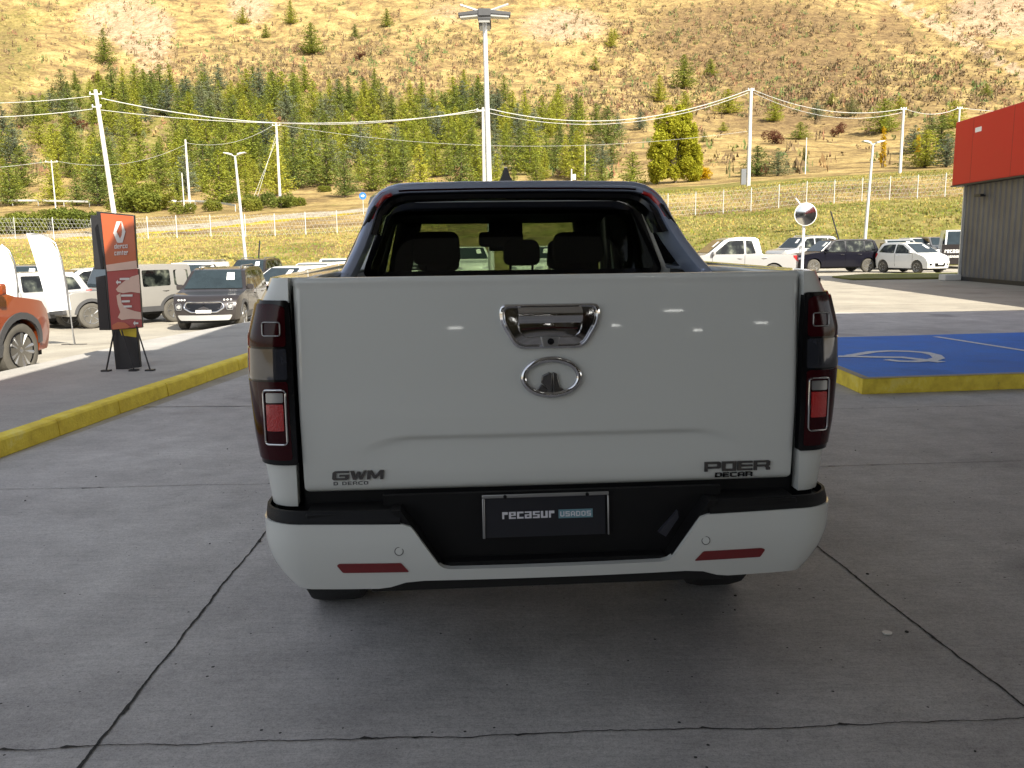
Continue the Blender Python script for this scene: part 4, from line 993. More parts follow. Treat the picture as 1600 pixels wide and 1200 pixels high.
# local: +y away along the wall, -x out of the wall to the left
bm = bmesh.new()
zt = 3.9; pts = []; y = 0.0; x = 0
prof = []
while y > -22:
    prof += [(0.0, y), (0.0, y-0.17), (-0.045, y-0.21), (-0.045, y-0.36), ]; y -= 0.40
prof.append((0.0, y))
va = [bm.verts.new((a, b, 0)) for a, b in prof]; vb = [bm.verts.new((a, b, zt)) for a, b in prof]
for i in range(len(prof)-1): bm.faces.new((va[i], va[i+1], vb[i+1], vb[i]))
obj('ribbed_wall', bm, 'cladding', bld, smooth=0, recalc=False)
bm = bmesh.new(); box(bm, 0.05, 15, -22, -0.02, 0, 6.0); obj('wall', bm, 'cladding', bld)
bm = bmesh.new(); box(bm, -0.09, 0.05, -0.03, 0.05, 0, zt); obj('corner_trim', bm, 'galv', bld)
bm = bmesh.new()
FT, FB = 6.15, 3.72
prism([(-0.42, FB), (-0.42, FT), (0.2, FT), (0.2, FB)], -23, 0.35, lambda u, v, w: Vector((u, w, v)), bm=bm)
obj('fascia', bm, 'red_fascia', bld, smooth=0, bevel=0.03)
bm = bmesh.new(); box(bm, -0.46, 0.3, -23, 0.38, FB-0.05, FB-0.002); obj('fascia_trim', bm, 'dark_metal', bld)
bm = bmesh.new(); tube(bm, [(-0.05, -1.7, 3.22), (-0.22, -1.7, 3.25)], 0.03, 8); box(bm, -0.34, -0.2, -1.95, -1.45, 3.18, 3.28)
o = obj('wall_light', bm, 'dark_metal', bld)
bm = bmesh.new(); tube(bm, [(-0.2, -5.5, FT), (-0.2, -5.5, FT+0.35)], 0.03, 8); lathe(bm, [(0, 0.06), (-0.1, 0.17), (-0.3, 0.2), (-0.32, 0.1)], 12, 'y', (-0.2, -5.3, FT+0.45)); obj('floodlight', bm, 'dark_metal', bld)
bm = bmesh.new(); box(bm, -0.425, -0.419, -1.85, -1.35, 5.55, 5.72); obj('fascia_sticker', bm, 'paper', bld)
for i in range(7):
    bm = bmesh.new(); box(bm, -.4225, -.419, -1.2-3.0*i, -1.188-3.0*i, FB+.03, FT-.03); obj('panel_seam', bm, 'dark_metal', bld)
bm = bmesh.new(); box(bm, -.05, .0, -21.9, -.1, 0, .16); obj('base_flashing', bm, 'dark_metal', bld)
bm = bmesh.new(); box(bm, -0.7, -0.05, -0.2, 0.35, 0, 0.24); o = obj('concrete_block', bm, 'concrete_pole', None, bevel=0.03); o.location = c0
tag(o, 'small pale concrete block at the foot of the grey building corner', 'block')

# ------------------------------------------------------------------ terrain: banks, road bench and the mountain
PX = [-1600, -300, 0, 130, 300, 480, 600, 800, 1000, 1100, 1265, 1480, 1700, 3200]
# for each distance the picture height at which the surface stands, column by column
ROWS = [
 (50,  [458, 458, 456, 455, 453, 448, 445, 440, 438, 434, 432, 430, 428, 428]),
 (58,  [426, 426, 425, 425, 423, 419, 417, 414, 412, 411, 409, 407, 404, 402]),
 (70,  [395, 395, 396, 396, 394, 392, 390, 384, 370, 360, 350, 340, 330, 320]),
 (80,  [376, 376, 378, 378, 374, 368, 362, 356, 345, 340, 322, 312, 305, 300]),
 (92,  [370, 370, 372, 370, 362, 352, 345, 334, 312, 306, 290, 276, 270, 262]),
 (100, [366, 366, 368, 364, 354, 342, 336, 322, 304, 298, 282, 268, 262, 255]),
 (110, [362, 362, 362, 356, 346, 334, 328, 315, 302, 296, 281, 267, 261, 252]),
 (122, [356, 356, 352, 348, 340, 328, 322, 311, 300, 293, 279, 266, 260, 250]),
 (135, [346, 346, 344, 340, 334, 324, 318, 308, 297, 290, 277, 264, 258, 246]),
 (150, [330, 330, 330, 327, 325, 318, 312, 302, 292, 285, 273, 260, 254, 240]),
 (180, [305, 305, 308, 307, 306, 302, 298, 290, 278, 272, 262, 246, 240, 225]),
 (220, [270, 270, 276, 278, 278, 276, 272, 266, 258, 252, 244, 228, 222, 205]),
 (280, [215, 222, 230, 234, 236, 236, 234, 230, 224, 222, 214, 200, 194, 178]),
 (350, [150, 160, 172, 180, 184, 184, 184, 182, 178, 178, 170, 158, 150, 135]),
 (430, [80, 95, 110, 118, 124, 126, 126, 126, 124, 124, 116, 104, 96, 80]),
 (520, [10, 28, 40, 50, 58, 60, 62, 62, 60, 60, 52, 42, 34, 20]),
 (620, [-50, -34, -26, -16, -8, -4, -2, -2, -4, -4, -10, -20, -28, -45]),
 (760, [-120, -105, -98, -90, -82, -78, -76, -76, -78, -78, -82, -92, -100, -120]),
 (1000, [-215, -200, -192, -186, -180, -176, -174, -174, -176, -176, -180, -186, -195, -215]),
]
RD = [r_[0] for r_ in ROWS]
def terr_py(px, d):
    for i in range(len(RD)-1):
        if d <= RD[i+1]:
            t = (math.log(d)-math.log(RD[i]))/(math.log(RD[i+1])-math.log(RD[i])); t = max(0, t)
            return lerp_table(PX, ROWS[i][1], px)*(1-t)+lerp_table(PX, ROWS[i+1][1], px)*t
    return lerp_table(PX, ROWS[-1][1], px)
def terr(px, d):
    p = P(px, terr_py(px, d), d)
    a = max(0, d-150)/450.0
    if a > 0:
        q = Vector((p.x/70, p.y/70, 0)); n1 = noise.noise(q)*9+noise.noise(q*2.7)*3.5+noise.noise(q*7)*0.9
        rid = (1-abs(noise.noise(Vector((p.x/95+9, p.y/240, 3)))))*7-5
        p.z += (n1+rid)*min(1, a*1.5)
    elif d > 56: p.z += noise.noise(Vector((p.x/6, p.y/6, 1)))*0.25
    return p
def find_d(px, py, lo=60, hi=900):
    for _ in range(40):
        m_ = (lo+hi)/2
        q = terr(px, m_)
        v = q-Vector((0, 0, CAMH)); yy = 600-F*v.dot(_u)/v.dot(_f)
        if yy > py: lo = m_
        else: hi = m_
    return (lo+hi)/2
def project(q):
    v = q-Vector((0, 0, CAMH)); z = v.dot(_f); return 800+F*v.dot(_r)/z, 600-F*v.dot(_u)/z
bm = bmesh.new()
cols = [-1600+400*i for i in range(3)]+[-400+18*i for i in range(134)]+[2100, 2500, 3200]
ds = []; d = 50.0
while d < 1000: ds.append(d); d *= 1.0165
ds.append(1000)
la = bm.loops.layers.float_color.new('cover'); lb = bm.loops.layers.float_color.new('cover_b')
V = []; CV = {}
def blob(px, py, cx_, cy_, rx, ry): return max(0, 1-((px-cx_)/rx)**2-((py-cy_)/ry)**2)
for px in cols:
    row = []
    for d in ds:
        p = terr(px, d); v = bm.verts.new(p); row.append(v)
        X, Y = project(p)
        rock = green = scr = grav = yel = 0.0
        if d < 88:   # turf banks
            green = 0.58-0.12*sm(1000, 600, X)*(Y < 400)
            if X > 1000: green = 0.80 if d < 81 else 0.34
        elif d < 150:
            if X > 980: green = 0.36+0.4*(95 < d < 106)+0.3*(d > 108)*(d < 135)
            else:
                # road bench on the left
                dr = lerp_table([-400, 0, 300, 480, 640, 900], [84, 92, 100, 108, 118, 126], X)
                if abs(d-dr) < 5: grav = 1.0
                if dr-7.2 < d < dr-5: yel = 0.9
                if d > dr+5: green = 0.40
        else:
            green = 0.12+0.5*sm(-8, 12, Y-lerp_table([-60, 0, 60, 130, 180, 250, 340, 450, 560, 640, 760, 840, 900, 980], [215, 195, 150, 130, 118, 128, 138, 136, 150, 158, 150, 170, 175, 215], X)+8)*sm(290, 265, Y)*sm(930, 840, X)*(1-blob(X, Y, 60, 255, 90, 45))
            green += 0.55*blob(X, Y, -10, 90, 110, 120) + 0.30*blob(X, Y, 130, 20, 120, 40); scr += 0.55*blob(X, Y, -10, 90, 115, 125)
            rock = 0.75*blob(X, Y, 190, 30, 110, 60)+0.7*blob(X, Y, 390, 10, 60, 50)+0.75*blob(X, Y, 880, 40, 110, 45)+0.9*blob(X, Y, 1570, 20, 130, 60)+0.5*blob(X, Y, 700, 20, 90, 40)+0.6*blob(X, Y, 240, 90, 60, 80)
            ln = abs((Y-5)-(X-1400)*0.56)/1.15
            if X > 1370: rock = max(rock, 1.0-(ln/11)**2); 
            if X > 1370 and 12 < ln < 60 and (Y-5) > (X-1400)*0.56: scr += 0.35
            scr += 0.85*blob(X, Y, 1180, 60, 290, 95)+0.55*blob(X, Y, 1350, 170, 300, 80)+0.50*blob(X, Y, 620, 90, 240, 60)+0.35*blob(X, Y, 1050, 190, 300, 60)
        CV[v] = ((min(1, rock), min(1, green), min(1, scr), 1), (grav, yel, 0, 1))
    V.append(row)
for i in range(len(cols)-1):
    for j in range(len(ds)-1):
        fc = bm.faces.new((V[i][j], V[i+1][j], V[i+1][j+1], V[i][j+1]))
        for lp in fc.loops:
            lp[la] = CV[lp.vert][0]; lp[lb] = CV[lp.vert][1]
struct(obj('hillside', bm, 'ground', smooth=180, recalc=False))
# land beyond and around, out to the horizon
bm = bmesh.new(); vv = [bm.verts.new((x, y, -0.9)) for x, y in ((-2500, -2500), (2500, -2500), (2500, 3000), (-2500, 3000))]; bm.faces.new(vv)
struct(obj('plain', bm, 'ground', smooth=0))

# ------------------------------------------------------------------ turf tufts on the banks
rnd = random.Random(21)
bm = bmesh.new(); tl = bm.loops.layers.float_color.new('tone')
for i in range(26000):
    if rnd.random() < 0.6: px = rnd.uniform(1010, 1520); d = rnd.uniform(57, 108)
    else: px = rnd.uniform(-30, 700); d = rnd.uniform(58, 88)
    p = terr(px, d); h = rnd.uniform(0.05, 0.17); s_ = rnd.uniform(0.04, 0.13)
    g = noise.noise(Vector((p.x/7, p.y/7, 5))); 
    if px < 700: g -= 0.28
    elif d > 81: g -= 0.22
    if g+rnd.uniform(-.25, .25) > -0.03: c_ = (rnd.uniform(.16, .26), rnd.uniform(.175, .245), rnd.uniform(.03, .065), 1)
    else: c_ = (rnd.uniform(.30, .40), rnd.uniform(.26, .33), rnd.uniform(.07, .12), 1)
    for q in range(3):
        a = rnd.uniform(0, 6.28); dx, dy = math.cos(a)*s_, math.sin(a)*s_
        fc = bm.faces.new([bm.verts.new((p.x-dx, p.y-dy, p.z-0.05)), bm.verts.new((p.x+dx, p.y+dy, p.z-0.05)), bm.verts.new((p.x+dx*rnd.uniform(-.6, .8), p.y+dy*rnd.uniform(-.6, .8), p.z+h))])
        for lp in fc.loops: lp[tl] = c_
o = obj('grass_tufts', bm, 'scrub', smooth=0, recalc=False); o['kind'] = 'stuff'; o['label'] = 'short green and straw-coloured grass on the banks behind the car lot'; o['category'] = 'grass'

# scrub scattered over the mountain
bm = bmesh.new(); tl = bm.loops.layers.float_color.new('tone')
def twig(bm, p, h, w_, c_, rnd, n=9):
    for q in range(n):
        a = rnd.uniform(0, 6.28); rr = rnd.uniform(0, w_); x, y = p.x+math.cos(a)*rr, p.y+math.sin(a)*rr
        z0 = p.z+rnd.uniform(0, h*0.7); s_ = rnd.uniform(.14, .34)*w_; hh = rnd.uniform(.2, .5)*h
        b_ = rnd.uniform(0, 6.28); dx, dy = math.cos(b_)*s_, math.sin(b_)*s_
        k_ = rnd.uniform(.75, 1.25); cc = (c_[0]*k_, c_[1]*k_, c_[2]*k_, 1)
        fc = bm.faces.new([bm.verts.new((x-dx, y-dy, z0)), bm.verts.new((x+dx, y+dy, z0+rnd.uniform(-.2, .2)*h)), bm.verts.new((x+dx*rnd.uniform(-.7, .7), y+dy*.3, z0+hh))])
        for lp in fc.loops: lp[tl] = cc
for i in range(26000):
    X = rnd.uniform(-40, 1640); Y = rnd.uniform(0, 280)
    dens = 0.14+0.8*blob(X, Y, 620, 100, 260, 60)+0.75*blob(X, Y, 1330, 140, 330, 55)+0.55*blob(X, Y, 1120, 60, 260, 90)+0.45*blob(X, Y, 950, 150, 250, 50)+0.5*blob(X, Y, 350, 110, 200, 60)+0.3*blob(X, Y, 1500, 60, 100, 60)
    if noise.noise(Vector((X/60, Y/30, 2))) < -0.05: dens *= 0.5
    if Y > 185 and X > 980: dens *= .25
    if rnd.random() > dens: continue
    d = find_d(X, Y, 155); p = terr(X, d); u_ = rnd.random()
    if u_ < .55: q_ = rnd.uniform(.14, .23); c_ = (q_, q_*.72, q_*.40)
    elif u_ < .66: c_ = (rnd.uniform(.20, .26), .13, .075)
    elif u_ < .86: c_ = (rnd.uniform(.12, .18), rnd.uniform(.14, .19), .06)
    else: c_ = (rnd.uniform(.27, .34), rnd.uniform(.21, .26), .10)
    twig(bm, p, rnd.uniform(1.0, 3.6), rnd.uniform(0.7, 2.2), c_, rnd, 12)
o = obj('hillside_scrub', bm, 'scrub', smooth=0, recalc=False); o['kind'] = 'stuff'; o['label'] = 'brown leafless scrub scattered over the dry mountainside'; o['category'] = 'scrub'

# ------------------------------------------------------------------ trees
def leaf_tri(bm, c, s_, rnd, droop=0.0):
    a = rnd.uniform(0, 6.28); t_ = rnd.uniform(-0.9, 0.9)
    d1 = Vector((math.cos(a), math.sin(a), t_*0.6)).normalized()*s_; d2 = Vector((-math.sin(a)*rnd.uniform(.3, .8), math.cos(a)*rnd.uniform(.3, .8), rnd.uniform(.2, 1.0)))*s_*0.8
    bm.faces.new([bm.verts.new(c-d1*0.5), bm.verts.new(c+d1*0.5), bm.verts.new(c+d2)])
def conifer(seed, H, Rr, gaps=0.15, pw=0.85, leaf=0.34, base=0.06):
    rnd = random.Random(seed); cr = bmesh.new(); tr = bmesh.new()
    tube(tr, [(0, 0, -0.8), (0.03, 0, H*0.4), (0, 0.02, H*0.93)], [H*0.022, H*0.015, 0.02], 6)
    lv = int(H*2.6)
    ph = [rnd.uniform(0, 6.28) for _ in range(3)]
    for i in range(lv):
        t = i/(lv-1); z = H*(base+(0.97-base)*t); r = Rr*(1-t)**pw*(0.86+0.28*rnd.random())+0.12
        nb = max(4, int(9*(1-t*0.5)))
        a0 = rnd.uniform(0, 6.28)
        for k_ in range(nb):
            if rnd.random() < gaps: continue
            a = a0+6.28*k_/nb+rnd.uniform(-.25, .25)
            L_ = r*rnd.uniform(0.72, 1.15)*(1+0.14*math.sin(a*2+ph[0])+0.10*math.sin(a*3+z+ph[1]))
            dr = Vector((math.cos(a), math.sin(a), 0)); up = rnd.uniform(0.05, 0.38)
            if k_ % 2 == 0 and L_ > 0.7: tube(tr, [(0, 0, z-0.05), dr*L_*0.8+Vector((0, 0, z+up*L_*0.7))], [0.035, 0.01], 3, cap=False)
            m_ = max(2, int(L_/leaf*1.35))
            for j in range(m_):
                f_ = (j+0.6)/m_; c = dr*L_*f_+Vector((0, 0, z+up*L_*f_*f_))
                for q in range(4):
                    leaf_tri(cr, c+Vector((rnd.uniform(-1, 1), rnd.uniform(-1, 1), rnd.uniform(-.7, .7)))*leaf*0.62, leaf*rnd.uniform(.55, 1.05), rnd)
    for q in range(8): leaf_tri(cr, Vector((rnd.uniform(-.08, .08), rnd.uniform(-.08, .08), H*rnd.uniform(.93, 1.0))), leaf*0.6, rnd)
    return cr, tr
def lobed(seed, H, lobes, leaf, dens, trunk=True):
    """crown of leaf clumps filling several lobes: (x,y,z,rx,ry,rz)"""
    rnd = random.Random(seed); cr = bmesh.new(); tr = bmesh.new()
    tube(tr, [(0, 0, -0.6), (0, 0.05, H*0.35), (0.05, 0, H*0.75)], [H*0.022, H*0.015, 0.03], 6)
    for (x, y, z, rx, ry, rz) in lobes:
        if z > H*0.2: tube(tr, [(0, 0, z*0.4), (x*0.7, y*0.7, z)], [0.07, 0.02], 4, cap=False)
        for i in range(int(dens*(rx*ry*rz)**0.66)):
            v = Vector((rnd.gauss(0, 1), rnd.gauss(0, 1), rnd.gauss(0, 1))).normalized()*rnd.uniform(0.55, 1.05)
            c = Vector((x+v.x*rx, y+v.y*ry, z+v.z*rz))
            if noise.noise(c*0.9+Vector((seed, 0, 0))) < -0.22: continue
            if c.z < 0.05: continue
            for q in range(3): leaf_tri(cr, c+Vector((rnd.uniform(-1, 1), rnd.uniform(-1, 1), rnd.uniform(-1, 1)))*leaf*0.5, leaf*rnd.uniform(.6, 1.1), rnd)
    return cr, tr
def make_tree(name, label, cat, bms, m, group=None):
    t = thing(name, label, cat, (0, 0, 0), 0, group)
    obj('crown', bms[0], m, t, smooth=0, recalc=False); obj('trunk', bms[1], 'bark', t, smooth=60)
    return t
LABF = 'young conifer in the dense plantation on the lower mountainside'
protos = [make_tree('pine_tree', LABF, 'tree', conifer(10+i, H_, R_, g_, pw_), 'grey_conifer' if i == 4 else 'conifer', 'conifers of the plantation') for i, (H_, R_, g_, pw_) in
          enumerate([(10, 2.5, .15, .70), (9, 2.5, .20, .60), (11, 2.4, .18, .80), (8.5, 2.7, .22, .52), (10, 2.9, .28, .58)])]
used = [False]*len(protos)
def put_tree(i, px, py, h_px, label=None, group=None, wide=1.0):
    d = find_d(px, py, 86); p = terr(px, d)
    H0 = [10, 9, 11, 8.5, 10][i]; s_ = h_px*p.y/F/H0*1.02
    t = protos[i] if not used[i] else copy_tree(protos[i])
    used[i] = True
    t.location = (p.x, p.y, p.z-0.1); t.rotation_euler = (0, 0, rnd.uniform(0, 6.28)); t.scale = (s_*wide, s_*wide, s_)
    if label: t['label'] = label; t['group'] = group
    return t
rnd = random.Random(77)
top = lambda x: lerp_table([-60, 0, 60, 130, 180, 250, 340, 450, 560, 640, 760, 840, 900, 980], [215, 195, 150, 130, 118, 128, 138, 136, 150, 158, 150, 170, 175, 215], x)
spots = []; tries = 0
while len(spots) < 285 and tries < 40000:
    tries += 1; x = rnd.uniform(-40, 960); y = rnd.uniform(140, 322)
    if y < top(x): continue
    if y < top(x)+22 and rnd.random() < .5: continue
    if noise.noise(Vector((x/45, y/28, 8))) < -.28: continue
    if x < 140 and 205 < y < 305 and rnd.random() < .8: continue      # sandy clearing
    if 200 < x < 275 and 225 < y < 262: continue
    if 480 < x < 560 and y > 250 and rnd.random() < .4: continue
    if x > 830 and rnd.random() < .45: continue
    if y > 288 and x > 520 and rnd.random() < .6: continue
    if y > 300 and rnd.random() < .55: continue
    mn = 12.5+5*(y-140)/170
    if any((x-a)**2+((y-b)*1.35)**2 < mn*mn for a, b in spots): continue
    spots.append((x, y))
spots.sort(key=lambda q: -q[1]); cells = {}
for x, y in spots:
    h_ = (42+24*(y-140)/170)*rnd.uniform(.72, 1.22)
    if y < top(x)+25: h_ *= .8
    tt = put_tree(rnd.choice([0, 1, 2, 3, 4, 0, 1]), x, y, h_, wide=rnd.uniform(1.2, 1.65))
    ci = sum(x > q for q in (70, 168, 240, 293, 377, 436, 520, 600, 680, 762, 850)); ri = 0 if y-top(x) < 30 else (1 if y < 245 else (2 if y < 285 else 3))
    cells.setdefault((ci, ri), []).append((h_, x, tt))
COLN = ['at far left edge', 'left of tall leaning pole', 'just right of tall leaning pole', 'left of short middle pole', 'between middle pole and street lamp', 'between street lamp and wired pole', 'just right of wired pole', 'between wired pole and floodlight mast', 'above left end of pickup roof', 'just left of floodlight mast', 'just right of floodlight mast', 'at its right end']
ROWN = ['in plantation top', 'in upper plantation', 'in lower plantation', 'at plantation foot']
for (ci, ri), L_ in cells.items():
    L_.sort(key=lambda q: -q[0]); gname = 'conifers %s %s' % (ROWN[ri], COLN[ci])
    rest = L_[:]
    def lab(q, word): q[2]['label'] = '%s conifer %s, %s' % (word, ROWN[ri], COLN[ci]); q[2]['group'] = gname; rest.remove(q)
    if len(L_) == 1: lab(L_[0], 'only')
    elif len(L_) == 2:
        a_, b_ = sorted(L_, key=lambda q: q[1]); lab(a_, 'left'); lab(b_, 'right')
    elif len(L_) == 3:
        a_, b_, c_ = sorted(L_, key=lambda q: q[1]); lab(a_, 'leftmost'); lab(b_, 'middle'); lab(c_, 'rightmost')
    else:
        s_ = sorted(L_, key=lambda q: q[1]); n_ = len(s_); ordn = ['first', 'second', 'third', 'fourth', 'fifth', 'sixth', 'seventh', 'eighth', 'ninth', 'tenth', 'eleventh', 'twelfth', 'thirteenth', 'fourteenth', 'fifteenth', 'sixteenth', 'seventeenth', 'eighteenth', 'nineteenth', 'twentieth', 'twenty-first', 'twenty-second']
        for i_, q in enumerate(s_): lab(q, (ordn[i_]+' from left') if i_ < len(ordn) else 'rightmost')
LABS = 'lone conifer on the dry slope at right'
lone = [(1183, 275, 45, 3), (1215, 275, 42, 4), (1137, 178, 36, 3), (1070, 175, 30, 1), (1250, 218, 26, 3), (1275, 188, 30, 4), (1380, 208, 50, 3), (1330, 182, 28, 4), (1210, 190, 30, 3), (1300, 165, 18, 1),
        (955, 257, 40, 0), (988, 290, 50, 3), (940, 288, 38, 1), (965, 213, 34, 4), (1000, 203, 30, 4), (1030, 160, 40, 2), (1068, 140, 50, 0), (1110, 120, 26, 1), (930, 110, 20, 1), (955, 75, 28, 2), (960, 62, 16, 1),
        (380, 38, 24, 1), (455, 38, 34, 2), (605, 42, 26, 1), (487, 85, 44, 3), (415, 60, 20, 1), (555, 62, 22, 1), (165, 100, 50, 2), (1540, 150, 18, 1), (1405, 175, 24, 1), (1455, 215, 34, 4), (1428, 240, 42, 4), (1470, 235, 52, 3), (1445, 262, 56, 3), (1478, 262, 50, 4), (1490, 200, 40, 3), (1100, 222, 16, 1), (1130, 205, 14, 3)]
ordw = ['first', 'second', 'third', 'fourth', 'fifth', 'sixth', 'seventh', 'eighth', 'ninth', 'tenth', 'eleventh', 'twelfth', 'thirteenth', 'fourteenth', 'fifteenth', 'sixteenth', 'seventeenth', 'eighteenth']
cnt = {}
lone.sort()
for x, y, h_, i in lone:
    _put = put_tree
    def put_tree(i, x, y, h_, label=None, group=None, wide=1.0, _p=_put):
        k_ = cnt.get(group, 0); cnt[group] = k_+1
        return _p(i, x, y, h_, label+', '+ordw[k_]+' from the left', group, 1.6 if x < 1010 else 2.0)
    if x < 700: put_tree(i, x, y, h_, 'lone conifer high on dry slope above plantation', 'lone conifers high above the plantation')
    elif x < 1010: put_tree(i, x, y, h_, 'young conifer in loose stand right of plantation', 'conifers of the loose stand')
    elif x > 1420: put_tree(i, x, y, h_, 'bushy conifer in clump beyond red fascia building', 'conifers of the clump by the red building')
    else: put_tree(i, x, y, h_, LABS, 'lone conifers on the right slope')
    put_tree = _put
# big poplar clump
d = 150; dd = find_d(1055, 286, 92); p = terr(1055, dd); sc = 118*p.y/F
lob = []
r2 = random.Random(4)
for i, (fx, fh) in enumerate([(-.30, .86), (-.17, .97), (-.04, .92), (.08, 1.0), (.20, .93), (.30, .74), (-.38, .6), (.36, .5)]):
    for j in range(7):
        z = sc*fh*(0.08+0.88*(j+.5)/7); k_ = math.sin(math.pi*min(1, (j+1.1)/7.6))
        lob.append((fx*sc*.68, r2.uniform(-.1, .1)*sc, z, sc*.10*(.55+.5*k_), sc*.10*(.55+.5*k_), sc*.09))
t = make_tree('poplar_tree', 'broad yellow-green poplar clump on the crest right of the pickup roof', 'tree', lobed(9, sc, lob, 0.42, 260), 'poplar')
t.location = (p.x, p.y, p.z-0.1)
# narrow yellow poplars
for (px, py, h_, lab) in ((1378, 262, 60, 'narrow bright yellow poplar left of the concrete pole beyond the bank'), (1433, 248, 44, 'narrow yellow poplar between the dark conifers near the red building'), (931, 294, 1, None)):
    if not lab: continue
    dd = find_d(px, py, 110); p = terr(px, dd); sc = h_*p.y/F
    lob = [(0, 0, sc*(.1+.85*j/7), sc*.085*(1.1-.09*j), sc*.085*(1.1-.09*j), sc*.085) for j in range(8)]
    t = make_tree('poplar_tree', lab, 'tree', lobed(px, sc, lob, 0.34, 200), 'yellow_leaf'); t.location = (p.x, p.y, p.z-0.1)
dd = find_d(1095, 281, 95); p = terr(1095, dd)
t = make_tree('shrub', 'round orange-yellow shrub at the right foot of the broad poplar clump', 'shrub', lobed(12, 3, [(0, 0, 1.2, 1.7, 1.4, 1.2), (1.2, 0, .8, 1, 1, .8)], .3, 330), 'yellow_leaf'); t.location = p
# shrubs: bright ones on the left, hedge by the road
bush_p = []
for i in range(3):
    r2 = random.Random(40+i); lob = [(r2.uniform(-1.6, 1.6), r2.uniform(-.8, .8), r2.uniform(.6, 1.3), r2.uniform(.9, 1.4), .9, r2.uniform(.7, 1.0)) for _ in range(5)]
    bush_p.append(make_tree('shrub', 'low green shrub beside the road behind the left car lot', 'shrub', lobed(60+i, 2.2, lob, .26, 260), 'bush', 'shrubs beside the road'))
ub = [False]*3; nb_ = 0; kb_ = {}
BUSH = [(10, 366, 1.1), (40, 364, 1.3), (70, 360, 1.2), (100, 358, 1.4), (130, 356, 1.3), (-20, 366, 1.2), (20, 345, .8), (85, 338, .9), (120, 352, 1.1), (215, 332, 2.0), (240, 328, 2.0), (200, 330, 1.6), (225, 318, 1.8), (290, 335, .9), (330, 330, .9), (390, 330, 1.0), (410, 325, 1.2), (440, 325, 1.2), (460, 322, 1.0), (360, 318, .9), (545, 300, .7), (580, 298, .7), (505, 300, .9), (620, 300, .9), (22, 300, .8), (150, 300, .8)]
for (px, py, s_) in BUSH:
    i = rnd.randrange(3); t = bush_p[i] if not ub[i] else copy_tree(bush_p[i]); ub[i] = True; nb_ += 1
    t['label'] = 'low green roadside shrub %s, %s from left' % (('at foot of tall leaning pole' if 190 < px < 250 else 'in the hedge at far left' if px < 190 else 'left of the street lamp' if px < 377 else 'between lamp and wired pole' if px < 450 else 'right of the wired pole'), ordw[kb_.setdefault(px//1, sorted(q[0] for q in BUSH if (190 < q[0] < 250) == (190 < px < 250) and (q[0] < 190) == (px < 190) and (q[0] < 377) == (px < 377) and (q[0] < 450) == (px < 450)).index(px))])
    dd = find_d(px, py, 78); t.location = terr(px, dd); t.rotation_euler = (0, 0, rnd.uniform(-.5, .5)); t.scale = (s_, s_, s_*rnd.uniform(.8, 1.1))
for j, (px, py, s_) in enumerate([(117, 205, 1.6), (385, 152, 1.6), (560, 95, 1.5), (150, 130, 1.4), (1210, 225, 1.4), (1310, 215, 1.3)]):
    dd = find_d(px, py, 150)
    r2 = random.Random(90+j); lob = [(r2.uniform(-1.6, 1.6), r2.uniform(-.8, .8), r2.uniform(.8, 2.3), r2.uniform(.9, 1.4), .9, r2.uniform(.9, 1.4)) for _ in range(4)]
    t = make_tree('shrub', 'reddish-brown bush '+['in the plantation near the left edge', 'above the plantation over the street lamp', 'on the bare slope over the wired pole', 'at the top left corner of the plantation', 'on the right slope beside the tallest right pole', 'on the right slope left of the yellow poplar'][j], 'shrub', lobed(80+j, 3, lob, .3, 160), 'red_bush', 'reddish bushes on the mountainside'); t.location = terr(px, dd); t.scale = (s_, s_, s_)
for pr, u_ in list(zip(protos, used))+list(zip(bush_p, ub)):
    assert u_

# ------------------------------------------------------------------ poles, wires, fences
def pole(px, pybot, pytop, dia, label, name='utility_pole', arms=None, d=None, m='concrete_pole', cat='utility pole', lean=0):
    d = d or find_d(px, pybot, 60); b_ = terr(px, d); topz = P(px, pytop, d).z
    t = thing(name, label, cat, b_)
    bm = bmesh.new(); H = topz-b_.z; lz = lean*H
    tube(bm, [(0, 0, -0.4), (lz*.5, 0, H*.5), (lz, 0, H)], [dia/2, dia*.44, dia*.36], 10); obj('post', bm, m, t, smooth=60)
    if arms:
        for (dz, wdt) in arms:
            bm = bmesh.new(); box(bm, lz-wdt/2, lz+wdt/2, -0.06, 0.06, H-dz-0.06, H-dz+0.06)
            a_ = obj('cross_arm', bm, 'galv', t)
            for x in (-wdt/2*0.9, 0, wdt/2*0.9):
                bm = bmesh.new(); lathe(bm, [(H-dz+0.06, 0.04), (H-dz+0.12, 0.07), (H-dz+0.2, 0.05), (H-dz+0.24, 0.02)], 8, 'z', (lz+x, 0, 0)); obj('insulator', bm, 'paper', a_)
    return t, b_+Vector((lz, 0, H))
t1, q1 = pole(184, 345, 140, .50, 'tall pale concrete utility pole behind the red sign totem, carrying the wires', arms=[(.4, 1.2), (1.6, .9)], d=88, lean=-.07)
t2, q2 = pole(757, 290, 168, .40, 'concrete utility pole standing just left of the tall floodlight mast', arms=[(.3, 1.4)], d=100)
t3, q3 = pole(1169, 276, 138, .50, 'tallest concrete utility pole on the right crest beside two bushy conifers', arms=[(.2, .7)], d=104)
t4, q4 = pole(1406, 266, 168, .40, 'concrete utility pole right of the narrow yellow poplar', arms=[(.2, .7)], d=112)
t5, q5 = pole(1493, 262, 167, .35, 'concrete utility pole rising beside the left end of the red fascia', arms=[(.2, .7)], d=125)
t6, q6 = pole(438, 316, 193, .50, 'concrete utility pole in front of the middle of the plantation', arms=[(.3, 1.4)])
t7, q7 = pole(297, 326, 218, .42, 'concrete utility pole left of the double-headed street lamp')
t8, q8 = pole(88, 334, 250, .22, 'thin utility pole at the far left by the shrubs', arms=[(.3, 2.0)])
